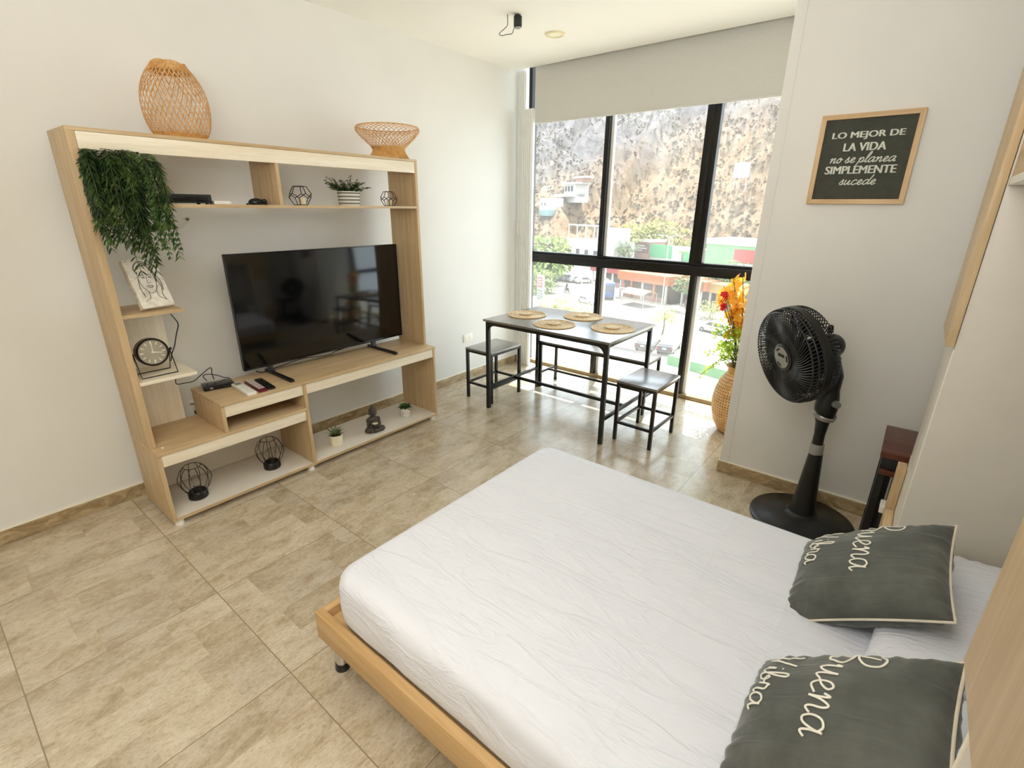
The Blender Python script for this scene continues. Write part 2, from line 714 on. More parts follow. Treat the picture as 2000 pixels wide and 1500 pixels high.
ridges(0.075, 0.205, 4.43, 0.0, 2.352, 6).build('shutter_stack', M['alu'], sh, smooth=False)
ridges(0.012, 0.085, 4.48, 0.0, H, 3).build('shutter_guide', M['alu'], sh, smooth=False)
MB().box(0.05, 0.066, 4.415, 4.43, 1.30, 1.40).build('latch', M['cream'], sh, bevel=0.003)

# ---- ceiling fittings
dl = thing('ceiling_downlight', 'round recessed downlight with cream rim in the ceiling', 'ceiling light', (0.832, 3.82, H - 0.012))
MB().lathe([(0.045, 0.0125), (0.047, 0.004), (0.052, 0), (0.066, 0.003), (0.069, 0.0125)], (0.832, 3.82, H - 0.0125), 40, cap=False).build('rim', plain('downlight_rim', srgb(226, 216, 178), 0.4), dl)
MB().lathe([(0, 0.006), (0.046, 0.006), (0.046, 0.0125), (0, 0.0125)], (0.832, 3.82, H - 0.0125), 32).build('diffuser', plain('downlight_diffuser', srgb(246, 242, 222), 0.3), dl)
ls = thing('lamp_socket', 'black bare lamp socket with loose wires hanging from the ceiling', 'ceiling light', (0.845, 3.38, H - 0.075))
MB().lathe([(0.0, 0), (0.022, 0), (0.026, 0.004), (0.026, 0.055), (0.021, 0.062), (0.0, 0.062)], (0.85, 3.385, H - 0.066), 24).build('socket_body', M['black_plastic'], ls)
MB().lathe([(0.0, 0), (0.017, 0), (0.02, 0.006), (0, 0.006)], (0.85, 3.385, H - 0.072), 20).build('socket_ring', M['silver'], ls)
MB().cyl((0.85, 3.385, H - 0.006), (0.85, 3.385, H), 0.012).build('ceiling_stem', M['black_plastic'], ls)
MB().tube(catmull([(0.80, 3.345, H), (0.80, 3.345, H - 0.03), (0.797, 3.343, H - 0.06), (0.765, 3.31, H - 0.10), (0.775, 3.318, H - 0.112), (0.80, 3.34, H - 0.105), (0.825, 3.36, H - 0.10), (0.832, 3.368, H - 0.075), (0.842, 3.378, H - 0.055)], 6), 0.0022, 6).build('loose_wire', M['black_plastic'], ls)

# ================================================================ THE ENTERTAINMENT CENTRE
XBK, XU, XL, YL, YR = 0.113, 0.399, 0.490, 1.102, 2.898
ZF = 0.030
ec = thing('entertainment_center', 'tall pale oak entertainment center with open shelves around the television', 'tv unit', (0.3, 2.0, 0))


def board(name, x0, x1, y0, y1, z0, z1, m, bevel=0.0012, parent=None):
    return MB().box(x0, x1, y0, y1, z0, z1).build(name, M[m], parent or ec, bevel=bevel)


board('side_panel', XBK, XU, YL, YL + 0.030, 0.415, 1.813, 'oak_z')
board('side_panel', XBK, XU, YR - 0.020, YR, 0.575, 1.813, 'oak_z')
board('top_panel', XBK, XU + 0.001, YL, YR, 1.812, 1.827, 'oak_y')
board('fascia', XU - 0.016, XU - 0.001, YL + 0.031, YR - 0.021, 1.745, 1.811, 'pale_y')
board('long_shelf', XBK, XU, YL + 0.031, YR - 0.021, 1.524, 1.539, 'oak_y')
board('shelf_divider', XBK, XU - 0.002, 1.934, 1.952, 1.540, 1.811, 'oak_z')
board('side_shelf', XBK, XU - 0.004, YL + 0.031, 1.378, 1.049, 1.065, 'oak_y')
board('side_shelf', XBK, XU - 0.004, YL + 0.031, 1.378, 0.729, 0.745, 'pale_y')
board('back_panel', XBK - 0.004, XBK + 0.004, YL + 0.031, 1.362, 0.416, 1.048, 'pale_z')
# lower part, left half
board('base_side', XBK, XL, YL, YL + 0.018, ZF, 0.400, 'oak_z')
board('low_top', XBK, XL + 0.006, YL - 0.001, 1.866, 0.400, 0.415, 'oak_y')
board('low_fascia', XL - 0.018, XL - 0.003, YL + 0.019, 1.865, 0.336, 0.399, 'pale_y')
board('base_board', XBK, XL, YL + 0.019, 1.865, ZF + 0.006, ZF + 0.021, 'white_melamine')
board('base_divider', XBK, XL + 0.002, 1.866, 1.886, ZF, 0.559, 'oak_z')
board('back_panel', XBK, XBK + 0.005, YL + 0.019, 1.865, ZF + 0.022, 0.399, 'white_melamine')
# raised part
board('box_side', XBK, XL, 1.418, 1.436, 0.416, 0.559, 'oak_z')
board('box_back', XBK, XBK + 0.006, 1.437, 1.865, 0.416, 0.559, 'oak_y')
board('high_top', XBK, XL + 0.006, 1.416, YR + 0.001, 0.560, 0.575, 'oak_y')
board('box_fascia', XL - 0.018, XL - 0.003, 1.437, 1.865, 0.496, 0.559, 'pale_y')
# right half
board('high_fascia', XL - 0.018, XL - 0.003, 1.887, YR - 0.019, 0.496, 0.559, 'pale_y')
board('base_side', XBK, XL, YR - 0.018, YR, ZF, 0.559, 'oak_z')
board('base_board', XBK, XL, 1.887, YR - 0.019, ZF + 0.006, ZF + 0.021, 'white_melamine')
board('edge_strip', XL, XL + 0.002, YL + 0.019, 1.865, ZF + 0.004, ZF + 0.021, 'oak_y')
board('edge_strip', XL, XL + 0.002, 1.887, YR - 0.019, ZF + 0.004, ZF + 0.021, 'oak_y')
for x in (XBK + 0.04, XL - 0.028):
    for y in (YL + 0.032, 1.860, YR - 0.035):
        MB().lathe([(0.021, 0), (0.021, ZF + 0.006)], (x, y, 0), 20).build('foot', M['white_plastic'], ec)
MB().lathe([(0.006, 0), (0.006, 0.004), (0, 0.0045)], (0.435, YL + 0.045, 0.415), 14).build('screw_cap', M['white_plastic'], ec)

# ================================================================ THE TELEVISION


def screen_material():
    t = NT('screen_glass')
    t.col((0.003, 0.003, 0.0035, 1))
    t.set(0.09, 0, 0.6)
    return t.m


M['screen'] = screen_material()
tv = thing('television', 'large flat black television on two feet in the entertainment center', 'television', (0.25, 2.27, 0.575))
T0, T1, TZ0, TZ1 = 1.684, 2.846, 0.623, 1.285
MB().box(0.165, 0.190, T0, T1, TZ0, TZ1).box(0.125, 0.166, T0 + 0.25, T1 - 0.25, TZ0 + 0.03, TZ0 + 0.40).build('housing', M['black_plastic'], tv, bevel=0.003)
MB().box(0.189, 0.1925, T0 + 0.007, T1 - 0.007, TZ0 + 0.014, TZ1 - 0.007).build('screen', M['screen'], tv, bevel=0.0008)
for (a, b_) in ((T0, T0 + 0.006), (T1 - 0.006, T1)):
    MB().box(0.189, 0.1945, a, b_, TZ0, TZ1).build('bezel', M['black_gloss'], tv, bevel=0.001)
MB().box(0.189, 0.1945, T0, T1, TZ1 - 0.006, TZ1).build('bezel', M['black_gloss'], tv, bevel=0.001)
MB().box(0.189, 0.1945, T0, T1, TZ0, TZ0 + 0.013).build('bezel', M['black_gloss'], tv, bevel=0.001)
for y in (1.835, 2.585):
    f = MB()
    f.bar((0.13, y, 0.5835), (0.452, y - 0.004, 0.5835), 0.022, 0.016)
    f.bar((0.20, y, 0.585), (0.18, y, 0.640), 0.034, 0.016, up=(1, 0, 0))
    f.build('foot', M['black_plastic'], tv, bevel=0.002)
pc = thing('power_cable', 'thin black cable sagging under the television', 'cable', (0.17, 2.2, 0.58))
MB().tube(catmull([(0.16, 1.76, 0.60), (0.17, 1.80, 0.585), (0.175, 1.90, 0.600), (0.17, 2.05, 0.612), (0.175, 2.15, 0.605), (0.18, 2.24, 0.6), (0.175, 2.30, 0.612), (0.165, 2.4, 0.62)], 5), 0.003, 6).build('cord', M['black_plastic'], pc)

# ================================================================ THINGS ON THE UNIT
# ---- remotes and the small box by the television
def remote(name, label, x0, y0, x1, y1, w, h, m, z=0.575, cat='remote control', group='remote controls'):
    cx, cy = (x0 + x1) / 2, (y0 + y1) / 2
    L = math.hypot(x1 - x0, y1 - y0)
    o = thing(name, label, cat, (cx, cy, z), math.atan2(y1 - y0, x1 - x0), group)
    MB().box(-L / 2, L / 2, -w / 2, w / 2, 0, h).build('body', m, o, bevel=min(h * 0.4, 0.006), local=True)
    return o, L


def buttons(o, L, w, h, rows, cols, m, x0=-0.02, x1=None, r=0.0035):
    x1 = L / 2 - 0.012 if x1 is None else x1
    for i in range(rows):
        for j in range(cols):
            x = x0 + (x1 - x0) * i / max(1, rows - 1)
            y = (j - (cols - 1) / 2) * (w * 0.26)
            MB().lathe([(r, h - 0.0005), (r, h + 0.0015), (0, h + 0.0018)], (x, y, 0), 10).build('button', m, o, local=True)


p0, p1 = at(462, 748, z=0.59), at(494, 767, z=0.59)
p0.x += 0.0
wr, L = remote('remote_control', 'white air conditioner remote with grey display on the unit', p0.x - 0.01, p0.y - 0.004, p1.x, p1.y - 0.004, 0.050, 0.018, M['white_plastic'])
MB().box(-L / 2 + 0.018, -L / 2 + 0.062, -0.016, 0.016, 0.0175, 0.0192).build('display', plain('lcd_grey', srgb(128, 130, 112), 0.2), wr, bevel=0.0008, local=True)
buttons(wr, L, 0.050, 0.018, 4, 2, plain('soft_grey', srgb(205, 205, 198), 0.5), x0=0.0)
maroon = plain('maroon_plastic', srgb(96, 20, 38), 0.4)
mr, L = remote('remote_control', 'maroon remote with many white buttons, middle of the three remotes', p0.x + 0.0, p0.y + 0.064, p1.x - 0.005, p1.y + 0.060, 0.046, 0.016, maroon)
buttons(mr, L, 0.046, 0.016, 9, 3, M['white_plastic'], x0=-L / 2 + 0.015, x1=L / 2 - 0.03, r=0.0055)
kr, L = remote('remote_control', 'slim black remote beside the maroon one', p0.x + 0.005, p0.y + 0.116, p1.x - 0.012, p1.y + 0.110, 0.040, 0.014, M['black_plastic'])
buttons(kr, L, 0.04, 0.014, 3, 1, M['black_gloss'], x0=-0.05, r=0.006)

bx, L = remote('modem', 'small flat black box with cables beside the remotes', 0.16, 1.465, 0.26, 1.58, 0.09, 0.026, M['black_gloss'], cat='modem', group=None)
bx.location = (0.205, 1.525, 0.575)
bx.rotation_euler.z = R(78)
WM[bx.name] = Matrix.Translation(bx.location) @ Matrix.Rotation(R(78), 4, 'Z')
MB().box(-0.045, -0.03, -0.0465, -0.0445, 0.008, 0.016).build('port', M['silver'], bx, local=True)
MB().box(0.02, 0.06, -0.0465, -0.0445, 0.006, 0.018).build('label_strip', M['black_plastic'], bx, local=True)
mc = thing('modem_cable', 'black cable looping up from the modem to the clock shelf', 'cable', (0.15, 1.45, 0.6))
pp = [at(x, y, x=0.16) for x, y in ((343, 740), (345, 750), (362, 748), (379, 744), (392, 733), (411, 718), (414, 730), (418, 741))]
MB().tube(catmull(pp, 5), 0.0026, 6).build('cord', M['black_plastic'], mc)
pp = [at(x, y, x=0.15) for x, y in ((404, 744), (397, 736), (399, 732), (410, 731), (425, 733), (437, 737), (448, 738))]
MB().tube(catmull(pp, 5), 0.0026, 6).build('cord', M['black_plastic'], mc)

# ---- desk clock
ck = thing('desk_clock', 'round black desk clock with cream face on a wire stand', 'clock', (0.30, 1.236, 0.745))
CX, CY, CZ, CRr = 0.285, 1.236, 0.857, 0.068
Mx = Matrix.Translation((CX, CY, CZ)) @ Matrix.Rotation(R(-7), 4, 'Y') @ Matrix(((0, 0, 1, 0), (1, 0, 0, 0), (0, 1, 0, 0), (0, 0, 0, 1)))
MB().lathe([(CRr - 0.006, -0.028), (CRr, -0.022), (CRr, 0.024), (CRr - 0.003, 0.028), (CRr - 0.007, 0.028), (CRr - 0.008, 0.018), (0, 0.018)], n=48, Mx=Mx).build('case', plain('dark_bronze', srgb(38, 28, 24), 0.3, 0.5), ck)
MB().lathe([(CRr - 0.0085, 0.018), (CRr - 0.0085, 0.0205), (0, 0.0205)], n=48, Mx=Mx).build('face', plain('clock_face', srgb(168, 160, 142), 0.35), ck)
ivory = plain('ivory_paint', srgb(240, 236, 220), 0.5)
hm = MB()
for k in range(12):
    a = k * math.pi / 6
    w = 0.0055 if k % 3 == 0 else 0.004
    Mk = Mx @ Matrix.Rotation(-a, 4, 'Z')
    hm.prism([(-w * 0.3, 0.037, 0.0205), (w * 0.3, 0.037, 0.0205), (w * 0.6, 0.053, 0.0205), (-w * 0.6, 0.053, 0.0205)], (0, 0, 0.0008), Mk)
hm.build('hour_marks', ivory, ck)
for a, L_, w in ((R(2), 0.048, 0.0035), (R(102), 0.040, 0.005)):
    Mk = Mx @ Matrix.Rotation(-a, 4, 'Z')
    MB().prism([(-w / 2, -0.006, 0.0215), (w / 2, -0.006, 0.0215), (w / 3, L_, 0.0215), (-w / 3, L_, 0.0215)], (0, 0, 0.001), Mk).build('hand', ivory, ck)
for s in (-1, 1):
    MB().cyl((CX, CY + s * CRr, CZ), (CX, CY + s * (CRr + 0.012), CZ), 0.003, n=10).sphere((CX, CY + s * (CRr + 0.014), CZ), 0.0065, 12, 8).build('knob', M['black_metal'], ck)
for dx in (0.055, -0.045):
    w = 0.076 if dx > 0 else 0.074
    MB().tube([(CX, CY - CRr - 0.009, CZ), (CX + dx, CY - w, 0.7485), (CX + dx, CY + w, 0.7485), (CX, CY + CRr + 0.009, CZ)], 0.0028, 8).build('wire_stand', M['black_metal'], ck)
cc = thing('charger_cable', 'black cable hanging behind the desk clock from the shelf above', 'cable', (0.13, 1.37, 0.9))
pp = [at(x, y, x=0.135) for x, y in ((333, 613), (341, 622), (348, 634), (344, 655), (341, 675), (336, 690), (334, 705))]
MB().tube(catmull(pp, 5), 0.0028, 6).build('cord', M['black_plastic'], cc)

# ---- canvas with a pencil portrait
cv = thing('canvas_print', 'small canvas with a grey pencil portrait leaning on the upper side shelf', 'picture', (0.30, 1.25, 1.065))
pBL, pBR = Vector((0.376, 1.222, 1.068)), Vector((0.350, 1.362, 1.068))
ex = (pBR - pBL).normalized()
back = Vector((-ex.y, ex.x, 0)) * 1.0
if back.x > 0:
    back = -back
ez = (Vector((0, 0, 1)) * math.cos(R(24)) + back * math.sin(R(24))).normalized()
en = ex.cross(ez)
if en.x < 0:
    en = -en
CW, CHh, CT = (pBR - pBL).length, 0.235, 0.03
Mc = Matrix((ex, ez, en)).transposed().to_4x4()
Mc.translation = pBL + Vector((0, 0, 0.014))


def sketch_material():
    t = NT('sketch_canvas')
    v = t.coords((1, 1, 1))
    n = t.noise(v, 16, 6, 0.65, 1.5)
    t.col(t.ramp(n, [(0.3, srgb(188, 184, 172)), (0.5, srgb(228, 222, 208)), (0.7, srgb(240, 236, 226))]))
    t.set(0.8)
    return t.m


M['canvas'] = sketch_material()
MB().box(0, CW, 0, CHh, -CT, 0, Mc).build('canvas', M['canvas'], cv, bevel=0.002)
graph = plain('graphite', srgb(92, 88, 82), 0.8)
sk = MB()


def stroke2(mb, pts, w, Mx, z=0.0006, k=6):
    c = [Mx @ Vector((p[0], p[1], z)) for p in catmull([(a, b_, 0) for a, b_ in pts], k)]
    nn = Mx.to_3x3() @ Vector((0, 0, 1))
    mb.ribbon(c, w, lambda i: nn, 0.0005)


fx, fy = CW * 0.5, CHh * 0.60
for pts, w in (([(-.028, .03), (-.034, 0), (-.03, -.035), (-.012, -.062), (.008, -.064), (.026, -.04), (.032, -.005), (.028, .03)], .002),
               ([(-.03, .02), (-.036, .045), (-.018, .068), (.006, .072), (.03, .055), (.036, .02), (.034, -.02)], .004),
               ([(-.024, .04), (-.006, .056), (.02, .05), (.032, .02)], .005), ([(-.02, .05), (.0, .064), (.024, .056)], .005),
               ([(-.021, .012), (-.012, .016), (-.005, .011)], .003), ([(.006, .011), (.014, .016), (.023, .011)], .003),
               ([(-.018, .003), (-.012, .006), (-.007, .003), (-.012, .001), (-.018, .003)], .002), ([(.008, .003), (.014, .006), (.02, .003), (.014, .001), (.008, .003)], .002),
               ([(.001, .008), (-.004, -.018), (.003, -.022), (.008, -.019)], .0018), ([(-.010, -.036), (-.002, -.033), (.004, -.035), (.013, -.036), (.002, -.043), (-.010, -.036)], .0022),
               ([(-.016, -.06), (-.018, -.085), (-.045, -.10)], .002), ([(.016, -.058), (.02, -.085), (.048, -.104)], .002),
               ([(-.034, .0), (-.042, -.04), (-.036, -.08)], .003), ([(.034, 0), (.044, -.04), (.036, -.075), (.042, -.1)], .003), ([(.036, .02), (.05, -.02), (.046, -.06)], .003)):
    stroke2(sk, [(fx + a * 1.05, fy + b_ * 1.1) for a, b_ in pts], w, Mc)
sk.build('pencil_drawing', graph, cv)

# ---- woven bamboo lampshade and bowl on top of the unit


def bamboo_material(name, a, b_):
    t = NT(name)
    v = t.coords((30, 30, 30))
    n = t.noise(v, 1.2, 4)
    t.col(t.ramp(n, [(0.3, a), (0.7, b_)]))
    t.set(0.5)
    return t.m


M['bamboo'] = bamboo_material('bamboo_strip', srgb(196, 142, 82), srgb(226, 180, 122))
M['bamboo_dark'] = bamboo_material('bamboo_band', srgb(190, 136, 66), srgb(218, 170, 96))


def prof_fn(pr):
    def f(t):
        x = t * (len(pr) - 1)
        i = min(int(x), len(pr) - 2)
        u = x - i
        p0, p1, p2, p3 = pr[max(i - 1, 0)], pr[i], pr[i + 1], pr[min(i + 2, len(pr) - 1)]

        def cm(a, b_, c, d):
            return 0.5 * (2 * b_ + (c - a) * u + (2 * a - 5 * b_ + 4 * c - d) * u * u + (3 * b_ - a - 3 * c + d) * u ** 3)
        return cm(p0[0], p1[0], p2[0], p3[0]), cm(p0[1], p1[1], p2[1], p3[1])
    return f


def weave(mb, c, pr, n, turns, w, steps=26, t0=0.0, t1=1.0, wob=0.0):
    f = prof_fn(pr)
    c = Vector(c)
    for sgn in (1, -1):
        for k in range(n):
            pts, nor = [], []
            for s in range(steps + 1):
                t = t0 + (t1 - t0) * s / steps
                r, z = f(t)
                a = 2 * math.pi * (k / n + sgn * turns * t) + (0.3 / n if sgn > 0 else 0)
                rr = r + 0.0008 * sgn
                if wob:
                    z += wob * max(0, t - 0.9) * 10 * math.sin(3 * (2 * math.pi * k / n))
                pts.append(c + Vector((rr * math.cos(a), rr * math.sin(a), z)))
                nor.append(Vector((math.cos(a), math.sin(a), 0)))
            mb.ribbon(pts, w, lambda i: nor[i], 0.001)


lampc = Vector((0.262, 1.568, 1.8275))
pr1 = [(0.100, 0.004), (0.116, 0.03), (0.130, 0.07), (0.136, 0.12), (0.134, 0.17), (0.122, 0.22), (0.100, 0.265), (0.078, 0.295), (0.066, 0.312)]
wl = thing('woven_lantern', 'tall egg shaped woven bamboo lantern on top of the entertainment center', 'lantern', lampc)
m = MB()
weave(m, lampc, pr1, 36, 0.22, 0.0036, wob=0.006)
m.build('weave', M['bamboo'], wl)
m = MB()
weave(m, lampc, pr1, 60, 0.06, 0.005, 4, 0.0, 0.10)
m.tube([lampc + Vector((0.101 * math.cos(a), 0.101 * math.sin(a), 0.004)) for a in [2 * math.pi * i / 40 for i in range(40)]], 0.004, 6, closed=True)
m.build('base_band', M['bamboo_dark'], wl)
m = MB()
weave(m, lampc, pr1, 64, 0.10, 0.004, 6, 0.80, 1.0, wob=0.006)
m.build('neck_band', M['bamboo_dark'], wl)

bowlc = Vector((0.262, 2.785, 1.8275))
pr2 = [(0.128, 0.003), (0.118, 0.02), (0.103, 0.045), (0.104, 0.062), (0.128, 0.09), (0.166, 0.125), (0.196, 0.158), (0.202, 0.176), (0.194, 0.188)]
wb = thing('woven_bowl', 'wide flaring woven bamboo bowl on top of the entertainment center', 'bowl', bowlc)
m = MB()
weave(m, bowlc, pr2, 40, 0.24, 0.0036)
m.build('weave', M['bamboo'], wb)
m = MB()
weave(m, bowlc, pr2, 80, 0.05, 0.006, 6, 0.0, 0.42)
m.build('base_band', M['bamboo_dark'], wb)
MB().tube([bowlc + Vector((0.194 * math.cos(a), 0.194 * math.sin(a), 0.188)) for a in [2 * math.pi * i / 60 for i in range(60)]], 0.003, 6, closed=True).build('rim', M['bamboo_dark'], wb)

# ---- things on the long shelf
ZS = 1.539
sb = thing('set_top_box', 'flat black set top box on the long shelf beside the vine', 'set top box', (0.29, 1.505, ZS))
MB().box(0.20, 0.345, 1.39, 1.618, ZS + 0.006, ZS + 0.046).build('body', M['black_plastic'], sb, bevel=0.006)
MB().box(0.3445, 0.3465, 1.41, 1.60, ZS + 0.014, ZS + 0.036).build('front_panel', M['black_gloss'], sb, bevel=0.0006)
for x in (0.22, 0.325):
    for y in (1.41, 1.60):
        MB().lathe([(0.008, 0), (0.008, 0.007)], (x, y, ZS), 12).build('foot', M['black_plastic'], sb)
ac = thing('coiled_cable', 'grey coiled cable behind the set top box', 'cable', (0.16, 1.47, ZS))
MB().tube(catmull([(0.165, 1.50, ZS + 0.004), (0.16, 1.46, ZS + 0.07), (0.165, 1.435, ZS + 0.092), (0.17, 1.45, ZS + 0.09), (0.175, 1.50, ZS + 0.05), (0.17, 1.53, ZS + 0.02), (0.17, 1.49, ZS + 0.085), (0.165, 1.455, ZS + 0.096), (0.16, 1.47, ZS + 0.06), (0.16, 1.52, ZS + 0.004)], 5), 0.003, 6).build('cord', plain('grey_cord', srgb(150, 140, 120), 0.6), ac)
wa = thing('power_adapter', 'small white box lying beside the black set top box', 'adapter', (0.30, 1.668, ZS))
MB().box(0.27, 0.33, 1.632, 1.708, ZS, ZS + 0.018).build('body', M['white_plastic'], wa, bevel=0.004)
MB().box(0.285, 0.315, 1.708, 1.722, ZS + 0.003, ZS + 0.013).build('plug', M['cream'], wa, bevel=0.002)
kb = thing('ornament', 'small dark turtle shaped lump on the shelf beside the divider', 'ornament', (0.30, 1.86, ZS))
MB().sphere((0.30, 1.853, ZS + 0.012), 0.04, 18, 10, (0.8, 1.0, 0.55)).sphere((0.315, 1.890, ZS + 0.018), 0.014, 12, 8, (1, 1, 0.9)).box(0.265, 0.335, 1.815, 1.895, ZS, ZS + 0.008).build('body', M['black_plastic'], kb)


def dodeca(c, inr):
    ph = (1 + 5 ** 0.5) / 2
    V = [Vector((x, y, z)) for x in (-1, 1) for y in (-1, 1) for z in (-1, 1)]
    for a in (-1, 1):
        for b_ in (-1, 1):
            V += [Vector((0, a / ph, b_ * ph)), Vector((a / ph, b_ * ph, 0)), Vector((a * ph, 0, b_ / ph))]
    E = [(i, j) for i in range(20) for j in range(i) if abs((V[i] - V[j]).length - 2 / ph) < 0.01]
    fn = Vector((1, 0, ph)).normalized()          # a face normal
    q = fn.rotation_difference(Vector((0, 0, -1)))
    sc = inr / 1.37638
    return [q @ v * sc + Vector(c) for v in V], E


def candle_box(name, label, y, inr, x=0.29, group='wire dodecahedron candle holders'):
    o = thing(name, label, 'candle holder', (x, y, ZS), 0, group)
    rr = 0.0022
    V, E = dodeca((x, y, ZS + inr + rr), inr)
    m = MB()
    for i, j in E:
        m.cyl(V[i], V[j], rr, n=6)
    for v in V:
        m.sphere(v, rr * 1.2, 6, 4)
    m.build('wire_frame', M['black_metal'], o)
    return o


wax = plain('candle_wax', srgb(236, 226, 190), 0.55, var=0.02)


def candle(label, x, y, z, r, h, group=None):
    o = thing('candle', label, 'candle', (x, y, z), 0, group)
    MB().lathe([(0, 0), (r, 0), (r, h - 0.002), (r - 0.002, h), (r * 0.4, h - 0.002), (0, h - 0.003)], (x, y, z), 24).build('wax', wax, o)
    MB().cyl((x, y, z + h - 0.004), (x + 0.001, y, z + h + 0.005), 0.001, n=6).build('wick', M['black_plastic'], o)
    return o


candle_box('candle_holder', 'larger black wire dodecahedron candle holder beside the shelf divider', 2.113, 0.049)
candle('cream candle inside the larger wire dodecahedron', 0.285, 2.128, ZS + 0.0045, 0.017, 0.036, 'candles in wire holders')
candle_box('candle_holder', 'smaller black wire dodecahedron candle holder at the right shelf end', 2.735, 0.043)
candle('cream candle inside the smaller wire dodecahedron', 0.285, 2.742, ZS + 0.0045, 0.017, 0.036, 'candles in wire holders')

# ---- leafy plants


def leaf_material(name, a, b_, c, scale=22, rough=0.45, through=0.2):
    t = NT(name)
    v = t.coords()
    n = t.noise(v, scale, 3, 0.6)
    t.col(t.ramp(n, [(0.3, a), (0.5, b_), (0.72, c)]))
    t.set(rough, 0, 0.4)
    # thin leaves let some light through
    tl = t.n('ShaderNodeBsdfTranslucent')
    t.l(t.b.inputs['Base Color'].links[0].from_socket, tl.inputs[0])
    mx = t.n('ShaderNodeMixShader')
    mx.inputs[0].default_value = through
    t.l(t.b.outputs[0], mx.inputs[1])
    t.l(tl.outputs[0], mx.inputs[2])
    t.l(mx.outputs[0], t.out.inputs[0])
    return t.m


M['leaf_dark'] = leaf_material('leaf_dark', srgb(20, 36, 15), srgb(42, 68, 28), srgb(96, 122, 58))
M['leaf_mid'] = leaf_material('leaf_mid', srgb(44, 74, 36), srgb(74, 108, 52), srgb(120, 146, 84))
M['leaf_lime'] = leaf_material('leaf_lime', srgb(140, 178, 40), srgb(186, 214, 64), srgb(224, 238, 120), through=0.5)
M['stem'] = plain('stem_green', srgb(84, 92, 48), 0.6)
M['soil'] = plain('dark_soil', srgb(46, 36, 28), 0.9, var=0.4, vscale=160)

pl = thing('potted_plant', 'bushy green plant in a grey striped pot on the long shelf', 'plant', (0.30, 2.425, ZS))


def stripe_material():
    t = NT('striped_pot')
    tc = t.n('ShaderNodeTexCoord')
    sp = t.n('ShaderNodeSeparateXYZ')
    t.l(tc.outputs['Object'], sp.inputs[0])
    f = t.math('FRACT', t.math('MULTIPLY', sp.outputs[2], 1 / 0.0195))
    t.col(t.ramp(f, [(0.0, srgb(222, 218, 206)), (0.42, srgb(222, 218, 206)), (0.46, srgb(112, 112, 106)), (0.90, srgb(128, 128, 120)), (0.95, srgb(222, 218, 206))]))
    t.set(0.7)
    return t.m


MB().lathe([(0, 0), (0.062, 0), (0.068, 0.082), (0.064, 0.082), (0.060, 0.07), (0, 0.07)], (0.30, 2.425, ZS), 36).build('pot', stripe_material(), pl)
random.seed(5)
m, st = MB(), MB()
for i in range(46):
    a = random.uniform(0, 2 * math.pi)
    rr = random.uniform(0.0, 0.045)
    p = Vector((0.30 + rr * math.cos(a), 2.425 + rr * math.sin(a), ZS + 0.07))
    d = Vector((math.cos(a) * random.uniform(0.2, 0.9), math.sin(a) * random.uniform(0.3, 1.15), random.uniform(0.55, 1.1)))
    L = random.uniform(0.07, 0.115)
    q = [p + d * (L * t) - Vector((0, 0, 0.035 * t * t * d.xy.length)) for t in (0, .25, .5, .75, 1)]
    for v_ in q:
        v_.z = min(v_.z, ZS + 0.195)
    st.tube(q, 0.0012, 5)
    for k in range(9):
        t = 0.25 + 0.75 * k / 8
        c = p + d * (L * t) - Vector((0, 0, 0.035 * t * t * d.xy.length))
        c.z = min(c.z, ZS + 0.195)
        for _ in range(2):
            b_ = random.uniform(0, 6.28)
            m.leaf(c, (math.cos(b_), math.sin(b_), random.uniform(-0.2, 0.7)), (0, 0, 1), random.uniform(0.016, 0.024), random.uniform(0.011, 0.015), 0.2, 2)
st.build('stems', M['stem'], pl)
m.build('foliage', M['leaf_mid'], pl, normals=False)

